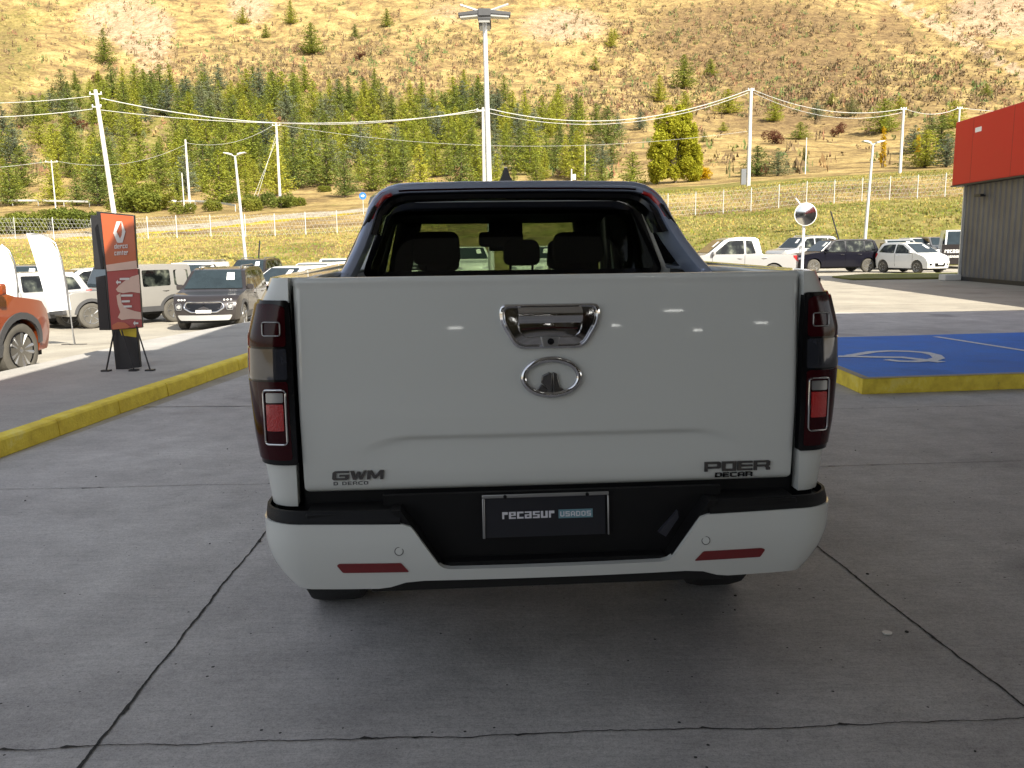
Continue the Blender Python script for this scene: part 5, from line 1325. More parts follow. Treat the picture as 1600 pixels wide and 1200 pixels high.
t9, q9 = pole(1258, 272, 215, .22, 'thin post on the crest above the traffic mirror', name='post', cat='post')
pole(288, 326, 270, .2, 'short thin post just left of a concrete utility pole', name='post', cat='post')
pole(914, 290, 226, .2, 'thin post seen right above the pickup roof', name='post', cat='post')
t_, _ = pole(1072, 245, 248, .1, 'x', name='post', cat='post') if False else (None, None)
# pole-mounted switch cabinet on the big right pole
bm = bmesh.new(); box(bm, -0.9, -0.35, -0.3, 0.3, 0.2, 2.0); o = obj('switch_cabinet', bm, 'grey_paint', t3)
for (px, d_) in ((890, 130), (899, 130)):
    pass
t, q = pole(893, 288, 264, .35, 'short white transformer post right above the pickup roof', name='transformer_post', cat='post')
bm = bmesh.new(); lathe(bm, [(1.0, .28), (1.1, .34), (2.0, .34), (2.1, .28)], 12, 'z', (.5, 0, -.2)); obj('transformer', bm, 'paper', t, smooth=40)
def cable(name, a, b_, sag, r, label, group=None, n=24):
    bm = bmesh.new(); tube(bm, [a.lerp(b_, i/n)-Vector((0, 0, 4*sag*(i/n)*(1-i/n))) for i in range(n+1)], r, 4)
    return tag(obj(name, bm, 'wire', smooth=60), label, 'cable', group)
qL = P(-420, 128, 80)
def up(q, dz, dx=0): return q+Vector((dx, 0, dz))
cable('power_line', up(qL, 0), up(q1, -.6, -.5), 1.2, .03, 'upper wire running off the left edge from the tall pole'); cable('power_line', up(qL, -1.5), up(q1, -1.8, -.4), 1.2, .035, 'lower wire running off the left edge from the tall pole')
cable('power_line', up(q1, -.8, .5), up(q2, -.2, -.5), 2.0, .045, 'thick upper wire between the tall left pole and the pole by the floodlight mast'); cable('power_line', up(q1, -1.9, .4), up(q2, -.35, .2), 1.3, .03, 'lower wire between the tall left pole and the pole by the floodlight mast')
cable('power_line', up(q2, -.1, .5), up(q3, -.2, -.3), 2.3, .045, 'upper wire sagging from the floodlight mast pole to the tallest right pole'); cable('power_line', up(q2, -.5, .3), up(q3, -.5, -.3), 2.3, .03, 'lower wire sagging from the floodlight mast pole to the tallest right pole')
cable('power_line', up(q3, -.2, .3), up(q4, -.2, -.3), 1.3, .035, 'upper wire from the tallest right pole to the pole by the yellow poplar'); cable('power_line', up(q3, -.5, .3), up(q4, -.6, -.2), 1.6, .025, 'lower wire from the tallest right pole to the pole by the yellow poplar')
cable('power_line', up(q4, -.2, .3), up(q5, -.2, -.3), .7, .035, 'wire from the pole by the yellow poplar to the pole beside the red fascia')
cable('power_line', up(q5, -.2, .3), P(1900, 175, 150), .9, .035, 'wire running off right behind the red fascia')
cable('power_line', up(q6, -.2, .4), P(1169, 205, 150), 3.0, .022, 'faint far wire crossing the plantation to the right'); cable('power_line', up(q6, -.2, -.4), up(q7, -.5), 1.5, .02, 'faint far wire between the two middle poles')
cable('power_line', up(q8, -.2, -.5), P(-300, 258, 110), 1.0, .025, 'low wire running off the left edge from the thin pole'); cable('power_line', up(q8, -.1, .5), up(q7, -.8), 1.8, .018, 'faint low wire from the thin left pole to the middle pole')
cable('guy_wire', up(q6, -1.5), terr(398, find_d(398, 322)), 0, .022, 'slanting guy wire left of the pole in front of the plantation', n=2); cable('guy_wire', up(q6, -2.5), terr(390, find_d(390, 324)), 0, .022, 'steeper guy wire left of the pole in front of the plantation', n=2)
cable('guy_wire', up(q2, -.8), terr(660, find_d(660, 285, 60)), 0, .018, 'long slanting guy wire left of the floodlight mast', n=2)

# floodlight mast
fb = G(765, 480, 0); fd = 36.0
pb = Vector((P(768, 400, fd).x, fd, 0)); ptop = P(757, 22, fd)
mast = thing('floodlight_mast', 'tall grey mast with four floodlight heads rising behind the pickup roof', 'lamp post', pb)
H = ptop.z; lx = ptop.x-pb.x
bm = bmesh.new(); tube(bm, [(0, 0, 0), (lx*.5, 0, H*.5), (lx, 0, H)], [.13, .11, .085], 12); obj('post', bm, 'galv', mast, smooth=60)
def head(bm, c, ang, L_, w_, tilt):
    t = bmesh.new(); box(t, 0, L_, -w_/2, w_/2, -0.06, 0.10)
    for q in t.verts:
        if q.co.x > L_*.5: q.co.z = q.co.z*.75
    M = Matrix.Translation(c) @ Matrix.Rotation(ang, 4, 'Z') @ Matrix.Rotation(tilt, 4, 'Y'); bmesh.ops.transform(t, matrix=M, verts=t.verts)
    me = bpy.data.meshes.new('tmp'); t.to_mesh(me); t.free(); bm.from_mesh(me); bpy.data.meshes.remove(me)
for (ang, dz, L_, w_, tl_) in ((R(178), .02, .85, .46, R(5)), (R(2), .02, .85, .46, R(5)), (R(-90), -.25, .55, .5, R(12)), (R(90), -.25, .55, .5, R(12))):
    bm = bmesh.new(); head(bm, Vector((lx+math.cos(ang)*.18, math.sin(ang)*.18, H+dz)), ang, L_, w_, tl_); h_ = obj('lamp_head', bm, 'grey_plastic', mast, bevel=.02)
    bm = bmesh.new(); head(bm, Vector((lx+math.cos(ang)*.24, math.sin(ang)*.24, H+dz-.08)), ang, L_*.85, w_*.85, tl_); 
    for q in bm.verts: q.co.z -= 0.0
    obj('lamp_glass', bm, 'lamp_glass', h_)
bm = bmesh.new(); box(bm, lx-.25, lx+.25, -.25, .25, H-.12, H+.16); obj('junction_box', bm, 'grey_plastic', mast, bevel=.02)
for sg in (-1, 1): bm = bmesh.new(); tube(bm, [(lx+sg*.22, 0, H+.12), (lx+sg*.95, 0, H+.36)], .045, 5); obj('stay', bm, 'galv', mast)
# street lamps with two heads
def street_lamp(px, pyb, pyt, d, label, dbl=True, lean=0.0):
    b_ = P(px, pyb, d); tp = P(px, pyt, d); t = thing('street_lamp', label, 'street lamp', b_); H = tp.z-b_.z; lz = lean*H
    bm = bmesh.new(); tube(bm, [(0, 0, -.2), (lz*.5, 0, H*.5), (lz, 0, H)], [.12, .10, .075], 10); obj('post', bm, 'galv', t, smooth=60)
    for sg in ((-1, 1) if dbl else (1, -1)):
        L_ = .55 if (dbl or sg > 0) else .35
        bm = bmesh.new(); tube(bm, [(lz, 0, H), (lz+sg*.35, 0, H+.12)], .035, 6); a_ = obj('arm', bm, 'galv', t)
        bm = bmesh.new(); prism([(.2, .06), (.2+L_, .20), (.2+L_, .27), (.4, .24), (.2, .17)], -.22, .22, lambda u, v, w: Vector((lz+sg*u, w, H+v)), bm=bm); obj('lamp_head', bm, 'galv', t, bevel=.02)
    return t
street_lamp(384, 405, 244, 62, 'two-headed street lamp standing behind the dark SUV on the left', True, -.045)
street_lamp(1351, 378, 226, 62, 'street lamp on the bank behind the black SUV on the right', True, .035)
# thin poles of the left lot
def fence(name, pts, hpost, label, m='galv', r=.04, nw=6, step=None, rail=False):
    t = thing(name, label, 'fence', pts[0]); base = pts[0]
    for p in pts:
        bm = bmesh.new(); tube(bm, [p-base-Vector((0, 0, .3)), p-base+Vector((0, 0, hpost))], r, 6); obj('post', bm, m, t, smooth=60)
    bm = bmesh.new()
    for k_ in range(nw):
        z = hpost*(k_+.5)/nw
        for a, b_ in zip(pts[:-1], pts[1:]): tube(bm, [a-base+Vector((0, 0, z)), b_-base+Vector((0, 0, z))], .007, 3, cap=False)
    for a, b_ in zip(pts[:-1], pts[1:]):
        n_ = int((b_-a).length/.35)
        for i in range(n_):
            c1 = a.lerp(b_, i/n_)-base; c2 = a.lerp(b_, min(1, (i+3)/n_))-base
            if i % 1 == 0: tube(bm, [c1+Vector((0, 0, .05)), c2+Vector((0, 0, hpost-.05))], .005, 3, cap=False); tube(bm, [c1+Vector((0, 0, hpost-.05)), c2+Vector((0, 0, .05))], .005, 3, cap=False)
    obj('wire_mesh', bm, 'wire', t)
    return t
fr_ = [(1000+43.3*i) for i in range(13)]
fence('wire_fence', [terr(x, 81.5) for x in fr_], 2.15, 'wire fence on pale posts along the right grass bank')
fence('wire_fence', [terr(x, 81.5) for x in (-30, 25, 85, 145)]+[terr(x, 81.5) for x in (176, 232, 277, 330, 384, 430, 478, 527, 575, 625)], 2.1, 'wire fence on pale posts along the left bank below the road')
# road crash barrier at the left
def barrier(pts, label):
    t = thing('crash_barrier', label, 'crash barrier', pts[0]); base = pts[0]
    bm = bmesh.new()
    for a, b_ in zip(pts[:-1], pts[1:]):
        a, b_ = a-base, b_-base
        prof = [(0, .45), (-.05, .52), (0, .60), (-.05, .68), (0, .78), (.03, .78), (.03, .45)]
        va = [bm.verts.new(a+Vector((0, y, z))) for y, z in prof]; vb = [bm.verts.new(b_+Vector((0, y, z))) for y, z in prof]
        for i in range(len(prof)): bm.faces.new((va[i], va[(i+1) % 7], vb[(i+1) % 7], vb[i]))
    obj('rail', bm, 'galv', t)
    for p in pts:
        bm = bmesh.new(); c = p-base; box(bm, c.x-.05, c.x+.05, c.y+.03, c.y+.14, c.z-.3, c.z+.75); obj('post', bm, 'galv', t)
barrier([terr(x, find_d(x, y, 100))+Vector((0, 0, .35)) for x, y in ((-60, 322), (-20, 322), (20, 322), (60, 322), (100, 323), (140, 324))], 'steel crash barrier beside the road at far left')
barrier([terr(x, find_d(x, y, 100))+Vector((0, 0, .35)) for x, y in ((245, 324), (275, 323), (305, 323), (340, 326), (368, 331))], 'steel crash barrier beside the road left of the street lamp')
# round blue road sign
p = terr(568, find_d(568, 335, 90)); t = thing('road_sign', 'small round blue road sign beside the road left of the pickup roof', 'road sign', p)
bm = bmesh.new(); tube(bm, [(0, 0, -.2), (0, 0, 2.1)], .04, 6); obj('post', bm, 'galv', t)
bm = bmesh.new(); lathe(bm, [(-.06, .42), (-.04, .42)], 20, 'y', (0, 0, 2.1)); o = obj('sign_disc', bm, 'blue_sign', t)
bm = bmesh.new(); prism([(-.2, -.05), (.02, -.05), (.02, -.16), (.22, .02), (.02, .2), (.02, .09), (-.2, .09)], 0, .01, lambda u, v, w: Vector((u, -.065-w, 2.1+v)), bm=bm); obj('arrow', bm, 'paper', o)
# traffic mirror
p = G(1259, 436, 0); d = 34.0; x_ = P(1258, 335, d); t = thing('traffic_mirror', 'round convex traffic mirror on a white pole in front of the black SUV', 'traffic mirror', (x_.x, d, 0))
zc_ = x_.z
bm = bmesh.new(); tube(bm, [(0, .1, 0), (0, .1, zc_)], .055, 10); obj('post', bm, 'flag', t, smooth=60)
bm = bmesh.new(); lathe(bm, [(.02, .20), (0, .36), (-.03, .43), (-.06, .44), (-.07, .425)], 28, 'y', (0, 0, zc_)); obj('mirror_housing', bm, 'paper', t, smooth=50)
MT['mirror_soft'] = mat('mirror_soft', (.62, .62, .60), .14, metal=1.0, var=.05)
bm = bmesh.new(); lathe(bm, [(-.135, .02), (-.13, .12), (-.115, .22), (-.095, .32), (-.072, .41)], 28, 'y', (0, 0, zc_)); obj('mirror_face', bm, 'mirror_soft', t, smooth=80)
bm = bmesh.new(); tube(bm, [(-.15, .05, zc_+.35), (-.38, .02, zc_+.62)], .03, 5); obj('visor', bm, 'paper', t)
# leaning dark stick (aerial) on the right bank and left
for (a, b_, lab) in ((P(1322, 376, 52), P(1298, 330, 52), 'thin dark aerial leaning left above the black SUV roof'), (P(400, 404, 50), P(406, 376, 50), 'thin dark aerial above the dark SUV on the left')):
    bm = bmesh.new(); tube(bm, [a-Vector((0, 0, 1.2)), b_], .045, 5); tag(obj('aerial', bm, 'dark_metal'), lab, 'aerial')
# ------------------------------------------------------------------ other cars
def prof_for(kind, L, H):
    h = L/2
    if kind == 'suv':
        up = [(-h+.03, .62), (-h, .80), (-h+.05, 1.02), (-h+.16, 1.12), (-h+.42, H-.12), (-h+.62, H-.02), (-h+1.2, H), (0.05, H-.02), (.42, H-.09), (1.02, 1.10), (1.25, 1.03), (h-.30, .94), (h-.08, .82), (h, .62), (h-.02, .34)]
        A, B = (1.04, 1.09), (.44, H-.085); rA, rB = (-h+.17, 1.14), (-h+.42, H-.13)
        wins = [[(-h+.42, 1.10), (-h+.62, H-.16), (-h+1.02, H-.11), (-h+1.02, 1.07)], [(-h+1.08, 1.07), (-h+1.08, H-.10), (-.28, H-.10), (-.28, 1.05)], [(-.20, 1.05), (-.20, H-.10), (.28, H-.13), (.86, 1.06)]]
        belt = 1.04; tum = .20; rad = .35; wy = (-h+.82, h-.86); clr = .30
    elif kind == 'hatch':
        up = [(-h+.03, .55), (-h, .75), (-h+.08, .95), (-h+.12, 1.02), (-h+.40, H-.10), (-h+.62, H-.01), (-h+1.3, H), (-.05, H-.03), (.18, H-.09), (.92, 1.0), (1.10, .93), (h-.28, .82), (h-.07, .70), (h, .52), (h-.03, .28)]
        A, B = (.94, .99), (.20, H-.085); rA, rB = (-h+.14, 1.04), (-h+.40, H-.12)
        wins = [[(-h+.36, 1.02), (-h+.60, H-.15), (-h+.95, H-.10), (-.40, H-.10), (-.40, .97), (-h+.9, .99)], [(-.32, .96), (-.32, H-.10), (.04, H-.13), (.74, .96)]]
        belt = .96; tum = .22; rad = .30; wy = (-h+.62, h-.72); clr = .24
    elif kind == 'jeep':
        up = [(-h+.02, .55), (-h, .80), (-h+.02, 1.10), (-h+.08, H-.10), (-h+.16, H-.02), (-h+1, H), (.30, H-.02), (.42, H-.08), (.66, 1.12), (.75, 1.06), (h-.18, 1.02), (h-.05, .95), (h, .75), (h-.01, .50)]
        A, B = (.67, 1.11), (.43, H-.09); rA, rB = (-h+.03, 1.14), (-h+.08, H-.12)
        wins = [[(-h+.20, 1.12), (-h+.22, H-.18), (-h+.72, H-.18), (-h+.72, 1.12)], [(-h+.84, 1.12), (-h+.84, H-.17), (-.28, H-.17), (-.28, 1.10)], [(-.18, 1.10), (-.18, H-.17), (.32, H-.19), (.54, 1.10)]]
        belt = 1.10; tum = .07; rad = .36; wy = (-h+.75, h-.72); clr = .36
    elif kind == 'pickup':
        up = [(-h+.02, .60), (-h, .85), (-h+.03, 1.10), (-h+1.55, 1.12), (-h+1.60, 1.16), (-h+1.72, H-.10), (-h+1.86, H-.02), (-.2, H), (.22, H-.05), (.42, H-.12), (1.05, 1.20), (1.22, 1.12), (h-.30, 1.02), (h-.08, .90), (h, .65), (h-.02, .42)]
        A, B = (1.06, 1.19), (.44, H-.115); rA, rB = (-h+1.62, 1.22), (-h+1.72, H-.12)
        wins = [[(-h+1.85, 1.16), (-h+1.98, H-.15), (-.42, H-.12), (-.42, 1.14)], [(-.34, 1.14), (-.34, H-.12), (.26, H-.15), (.90, 1.14)]]
        belt = 1.10; tum = .20; rad = .37; wy = (-h+1.12, h-.92); clr = .42
    elif kind == 'van':
        up = [(-h+.02, .50), (-h, .80), (-h+.02, 1.2), (-h+.08, H-.10), (-h+.2, H), (.6, H), (.85, H-.08), (1.45, 1.15), (h-.25, .95), (h-.05, .75), (h, .5), (h-.02, .3)]
        A, B = (1.43, 1.17), (.87, H-.09); rA, rB = (-h+.03, 1.2), (-h+.07, H-.14)
        wins = [[(.1, 1.12), (.1, H-.2), (.72, H-.2), (1.2, 1.12)]]
        belt = 1.12; tum = .1; rad = .33; wy = (-h+.8, h-.8); clr = .3
    return up, A, B, rA, rB, wins, belt, tum, rad, wy, clr
def car(kind, label, cat, px, d, heading, L, W, H, paint, detail=2, group=None, z=None, name=None, clad=False, rails=False, facelift=None, trims='black', name_o=None):
    up, A, B, rA, rB, wins, belt, tum, rad, wy, clr = prof_for(kind, L, H)
    X = P(px, 420, d).x; zz = lot_z(X, d) if z is None else z
    t = thing(name or {'suv': 'parked_suv', 'hatch': 'parked_car', 'jeep': 'parked_jeep', 'pickup': 'parked_pickup', 'van': 'parked_van'}[kind], label, cat, (X, d, zz+.006), -R(heading), group)
    h = L/2
    def Fm(w, y, z_, off=0.0):
        k = 1-.06*max(0, (.7-z_)/.4)**2
        if z_ > belt: k -= tum*((z_-belt)/(H-belt))**1.1
        e = max(0, abs(y)/h-.72)/.28; k -= .10*e**2
        yy = y-(.16 if y > 0 else .10)*L/4.4*w*w*sm(.72, 1.0, abs(y)/h)*(1 if y > 0 else -1)
        if kind == 'jeep': yy = y-.04*w*w*(1 if y > 0 else -1)*sm(.8, 1, abs(y)/h)
        x = W/2*k*w
        return Vector((x+(off if w > 0 else -off), yy, z_))
    outl = [(-h+.05, clr)]
    for yc in wy:
        n = 9; R_ = rad+.06
        a0 = math.degrees(math.asin(max(-1, min(1, (clr-rad)/R_))))
        outl += [(yc+R_*math.cos(R(180-a0+(a0*2-180)*i/n)), rad+R_*math.sin(R(180-a0+(a0*2-180)*i/n))) for i in range(n+1)]
    outl += [(h-.05, clr)]
    poly = outl+up[::-1]
    body = obj('body', prism(poly, -1, 1, lambda u, v, w: Fm(w, u, v), su=frange(-h, h, .22), sv=[.5, .7, .88, belt, (belt+H)/2, H-.1], sw=[-.9, -.6, 0, .6, .9]), paint, t, smooth=38, bevel=.045 if kind != 'jeep' else .03)
    bm = bmesh.new(); box(bm, -W*.40, W*.40, -h+.25, h-.25, clr-.08, clr+.4); obj('underbody', bm, 'underbody', t)
    for wn_ in wins:
        for sg in (-1, 1):
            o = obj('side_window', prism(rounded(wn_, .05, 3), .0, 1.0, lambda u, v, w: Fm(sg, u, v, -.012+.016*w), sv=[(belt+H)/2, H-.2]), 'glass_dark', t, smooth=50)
    def slab(name, a, b, m, wlo, whi, t0=0.0, t1=1.0, off=.012, u0=None, u1=None, par=None):
        dy, dz = b[0]-a[0], b[1]-a[1]; ln = math.hypot(dy, dz); ny, nz = dz/ln, -dy/ln
        if nz < 0: ny, nz = -ny, -nz
        def f(u, v, w):
            wd = (wlo+(whi-wlo)*v)*u; y = a[0]+dy*v+ny*(w*.5); z_ = a[1]+dz*v+nz*(w*.5)
            p = Fm(wd, y, z_); p.y += 0; return p+Vector((0, ny*off, nz*off))*(1 if w > .01 else -1)
        return obj(name, prism([(u0 or -1, t0), (u1 or 1, t0), (u1 or 1, t1), (u0 or -1, t1)], 0, .02, f, su=[-.6, -.3, 0, .3, .6], sv=[.5]), m, par or t, smooth=50)
    ws_ = slab('windscreen', A, B, 'glass_sky', .90, .86)
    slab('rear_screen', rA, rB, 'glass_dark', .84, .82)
    if detail >= 1:
        slab('price_sheet', A, B, 'paper', .9, .86, .45, .85, .017, -.72, -.42, par=ws_)
    # front and rear faces
    fy = [(z_, y) for y, z_ in up if y > h-.4]; fy.sort(); zs = [q[0] for q in fy]; ys = [q[1] for q in fy]
    fyb = [(z_, y) for y, z_ in up if y < -h+.25]; fyb.sort(); zsb = [q[0] for q in fyb]; ysb = [q[1] for q in fyb]
    ff = lambda u, v, w: Fm(u, lerp_table(zs, ys, v), v)+Vector((0, w, 0))
    fb_ = lambda u, v, w: Fm(u, lerp_table(zsb, ysb, v), v)-Vector((0, w, 0))
    SU = frange(-1, 1, .2)
    hz = up[-3][1] if kind != 'jeep' else .86
    def fpart(name, pl, m, f=ff, w1=.014, par=None): return obj(name, prism(pl, -.02, w1, f, su=SU), m, par or t, smooth=40)
    if detail >= 1:
        if kind == 'jeep':
            g_ = fpart('grille', rounded([(-.80, .72), (.80, .72), (.80, .97), (-.80, .97)], .03), 'satin' if facelift else 'bg_white')
            for i in range(5): fpart('grille_slot', [(-.30+.13*i, .77), (-.23+.13*i, .77), (-.23+.13*i, .93), (-.30+.13*i, .93)], 'gloss_black', w1=.022, par=g_)
            for sg in (-1, 1):
                c = ff(sg*.62, .85, .01); bm = bmesh.new(); lathe(bm, [(0, .105), (.03, .105), (.045, .08)], 16, 'y', c); obj('headlight', bm, 'headlamp', t, smooth=50)
                bm = bmesh.new(); lathe(bm, [(0, .05), (.03, .05)], 12, 'y', ff(sg*.62, .56, .03)); obj('fog_lamp', bm, 'headlamp', t)
            fpart('front_bumper', rounded([(-1, .42), (1, .42), (1, .66), (-1, .66)], .04), 'grey_plastic', w1=.10)
        else:
            zt_ = hz-.02
            g_ = fpart('grille', rounded([(-.46, .52 if kind != 'hatch' else .36), (.46, .52 if kind != 'hatch' else .36), (.58, zt_-.06), (-.58, zt_-.06)] if kind != 'hatch' else [(-.42, .34), (.42, .34), (.48, .50), (-.48, .50)], .04), 'gloss_black')
            if facelift == 'big':
                bm = bmesh.new(); closed_tube(bm, [ff(x, z_, .018) for x, z_ in rounded([(-.42, .52), (.42, .52), (.66, .64), (.56, .78), (-.56, .78), (-.66, .64)], .06, 3)], .022, 6); obj('grille_frame', bm, 'chrome', g_, smooth=60)
                for sg in (-1, 1):
                    for q_ in range(3): 
                        bm = bmesh.new(); lathe(bm, [(0, .028), (.02, .02)], 8, 'y', ff(sg*(.62+.10*q_), .84, .02)); obj('running_light', bm, 'paper', t)
                    bm = bmesh.new(); closed_tube(bm, [ff(sg*x, z_, .022) for x, z_ in rounded([(.74, .58), (.92, .58), (.92, .74), (.74, .74)], .03, 3)], .012, 6); obj('lamp_frame', bm, 'satin', t)
                    bm = bmesh.new(); lathe(bm, [(0, .06), (.03, .05)], 12, 'y', ff(sg*.83, .66, .0)); obj('headlight', bm, 'headlamp', t)
                fpart('skid_plate', rounded([(-.85, .30), (.85, .30), (.92, .44), (-.92, .44)], .05), 'silver', w1=.03)
                fpart('licence_plate', [(-.25, .50), (.25, .50), (.25, .58), (-.25, .58)], 'paper', w1=.04)
            else:
                for sg in (-1, 1):
                    pl = [(sg*.52, zt_-.14), (sg*.93, zt_-.10), (sg*.95, zt_), (sg*.56, zt_-.03)]
                    fpart('headlight', rounded(pl if sg > 0 else pl[::-1], .02), 'headlamp', w1=.016)
                    fpart('fog_lamp', rounded([(sg*.78-.07, .40), (sg*.78+.07, .40), (sg*.78+.07, .48), (sg*.78-.07, .48)], .02), 'gloss_black', w1=.016)
                fpart('licence_plate', [(-.22, .42), (.22, .42), (.22, .50), (-.22, .50)], 'paper', w1=.022)
        # tail lamps and plate
        tz = 1.02 if kind in ('suv', 'pickup') else .92
        for sg in (-1, 1):
            pl = [(sg*.74, tz-.22), (sg*1.0, tz-.22), (sg*1.0, tz+.06), (sg*.80, tz+.06)]
            o = fpart('tail_light', pl if sg > 0 else pl[::-1], 'tail_red', fb_, .016)
            if kind == 'pickup' or detail >= 2:
                obj('tail_light', prism([(-h+.04, tz-.20), (-h+.24, tz-.02), (-h+.26, tz+.05), (-h+.05, tz+.05)], 0, 1, lambda u, v, w: Fm(sg, u, v, -.01+.02*w)), 'tail_red', t)
    for yc in wy:
        for sg in (-1, 1): wheel(t, sg*(W/2-.13), yc, rad, .22, sg, 'alloy', spokes=5, segs=24, twin=(name_o is not None), m_tyre='dusty_rubber')
    if detail >= 1:
        for sg in (-1, 1):
            y0 = wins[-1][-1][0]-.02
            bm = bmesh.new(); prism(rounded([(0, -.06), (.20, -.05), (.20, .09), (.02, .09)], .03, 3), -.05, .05, lambda u, v, w: Vector((sg*(W/2*.96+u), y0+w, belt+.08+v)), bm=bm); obj('door_mirror', bm, paint if kind != 'jeep' else 'gloss_black', t, bevel=.02)
            for yy in ([wins[-1][0][0]-.03, wins[-1][-1][0]+.02]+([wins[0][0][0]+.1] if kind in ('suv', 'jeep') else [])):
                bm = bmesh.new(); prism([(yy, clr+.1), (yy+.012, clr+.1), (yy+.012, belt), (yy, belt)], 0, 1, lambda u, v, w: Fm(sg, u, v, -.002+.005*w), sv=[.5, .7, .88], bm=bm); obj('door_gap', bm, 'gloss_black', t)
            for yy in (wins[-1][0][0]+.06, wins[-1][0][0]-.9):
                bm = bmesh.new(); tube(bm, [Fm(sg, yy, belt-.12, .01), Fm(sg, yy+.1, belt-.12, .035), Fm(sg, yy+.2, belt-.12, .01)], .014, 5); obj('door_handle', bm, 'chrome' if trims == 'chrome' else paint, t)
    if clad or kind == 'jeep':
        for yc in wy:
            for sg in (-1, 1):
                pts = []
                for i in range(13):
                    a = R(8+164*i/12); pts.append((yc+(rad+.13)*math.cos(a), rad+(rad+.13)*math.sin(a)))
                for i in range(13):
                    a = R(172-164*i/12); pts.append((yc+(rad+.045)*math.cos(a), rad+(rad+.045)*math.sin(a)))
                obj('arch_cladding', prism(pts, 0, 1, lambda u, v, w: Fm(sg, u, v, -.02+.035*w)), 'grey_plastic', t, smooth=50)
        for sg in (-1, 1):
            obj('sill_cladding', prism([(wy[0]+rad, clr), (wy[1]-rad, clr), (wy[1]-rad, clr+.16), (wy[0]+rad, clr+.16)], 0, 1, lambda u, v, w: Fm(sg, u, v, -.02+.035*w)), 'grey_plastic', t)
    if rails:
        for sg in (-1, 1):
            bm = bmesh.new(); tube(bm, [Fm(sg*.80, -h+.7, H-.01), Fm(sg*.80, -h+.85, H+.05), Fm(sg*.80, .05, H+.04), Fm(sg*.80, .2, H-.03)], .022, 6); obj('roof_rail', bm, 'satin', t, smooth=60)
    if trims == 'chrome':
        for sg in (-1, 1):
            lst = [(-h+.40, 1.07), (-h+.58, H-.13), (-h+1.0, H-.08), (-.2, H-.08), (.30, H-.11), (.88, 1.04)] 
            bm = bmesh.new(); tube(bm, [Fm(sg, y, z_, .01) for y, z_ in lst], .014, 5); tube(bm, [Fm(sg, y, z_, .01) for y, z_ in (lst[0], lst[-1])], .010, 5); obj('window_trim', bm, 'chrome', t, smooth=60)
    return t

# the orange SUV cut by the left edge of the picture
osv = car('suv', 'orange SUV with black wheel-arch cladding cut off by the left edge', 'car', -34, 10.1, 4, 4.35, 1.82, 1.62, 'orange_paint', 2, clad=True, name_o=1)
wp = G(27, 590, 0)
hh = 4.35/2-.86
az = R(6)
osv.rotation_euler = (0, 0, -az); 
wc = Vector((wp.x, wp.y, 0)); fw = Vector((math.sin(az), math.cos(az), 0)); rt = Vector((fw.y, -fw.x, 0))
osv.location = wc-fw*hh-rt*(1.82/2-.13)+Vector((0, 0, .006))
# left lot
car('suv', 'dark grey SUV with big chrome-framed grille and bronze reflections, facing the camera', 'car', 347, 25.2, 176, 4.35, 1.79, 1.66, 'dark_paint', 2, facelift='big', clad=True, rails=True)
car('jeep', 'boxy silver-white five-door off-roader with black wheel arches beside the sign totem', 'car', 186, 26.0, 220, 3.98, 1.65, 1.76, 'beige_silver', 2, facelift='x')
car('suv', 'silver SUV standing behind the white feather flag', 'car', 2, 24.5, 228, 4.5, 1.8, 1.60, 'pale_silver', 2, clad=True)
car('jeep', 'white boxy off-roader with price sheet just left of the dark grey SUV', 'car', 306, 31.5, 178, 3.7, 1.65, 1.72, 'bg_white', 2)
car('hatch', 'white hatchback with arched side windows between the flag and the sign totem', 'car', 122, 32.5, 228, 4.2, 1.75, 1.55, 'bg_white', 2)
car('suv', 'grey SUV glimpsed between the two white feather flags', 'car', 42, 33.5, 170, 4.4, 1.8, 1.68, 'grey_paint', 2)
car('hatch', 'white car behind the silver-white off-roader, right of the sign totem', 'car', 236, 37, 178, 4.0, 1.7, 1.55, 'bg_white', 2)
car('suv', 'dark SUV in the back row above the white boxy off-roader', 'car', 314, 43, 178, 4.4, 1.8, 1.68, 'grey_paint', 2)
car('suv', 'dark blue SUV in the back row right of the double street lamp', 'car', 398, 44, 184, 4.4, 1.8, 1.68, 'dark_paint', 2, rails=True)
car('hatch', 'white car with mirror nearest the pickup, just left of its tail lamp', 'car', 452, 31.0, 205, 4.3, 1.75, 1.52, 'bg_white', 2)
car('hatch', 'white car with dark windscreen second from the pickup roll bar', 'car', 492, 34.5, 190, 4.3, 1.75, 1.56, 'bg_white', 2)
car('suv', 'white SUV closest to the foot of the roll bar', 'car', 528, 38.5, 172, 4.3, 1.8, 1.64, 'bg_white', 2)
# cars seen through the pickup's windows
car('hatch', 'white car seen through the pickup rear window, left of centre', 'car', 735, 41, 175, 4.3, 1.75, 1.56, 'bg_white', 1)
car('hatch', 'white car seen through the pickup rear window, right of centre', 'car', 845, 40, 200, 4.3, 1.75, 1.56, 'bg_white', 1)
car('suv', 'grey car hidden mostly behind the pickup roof', 'car', 655, 42, 180, 4.3, 1.75, 1.60, 'grey_paint', 1)
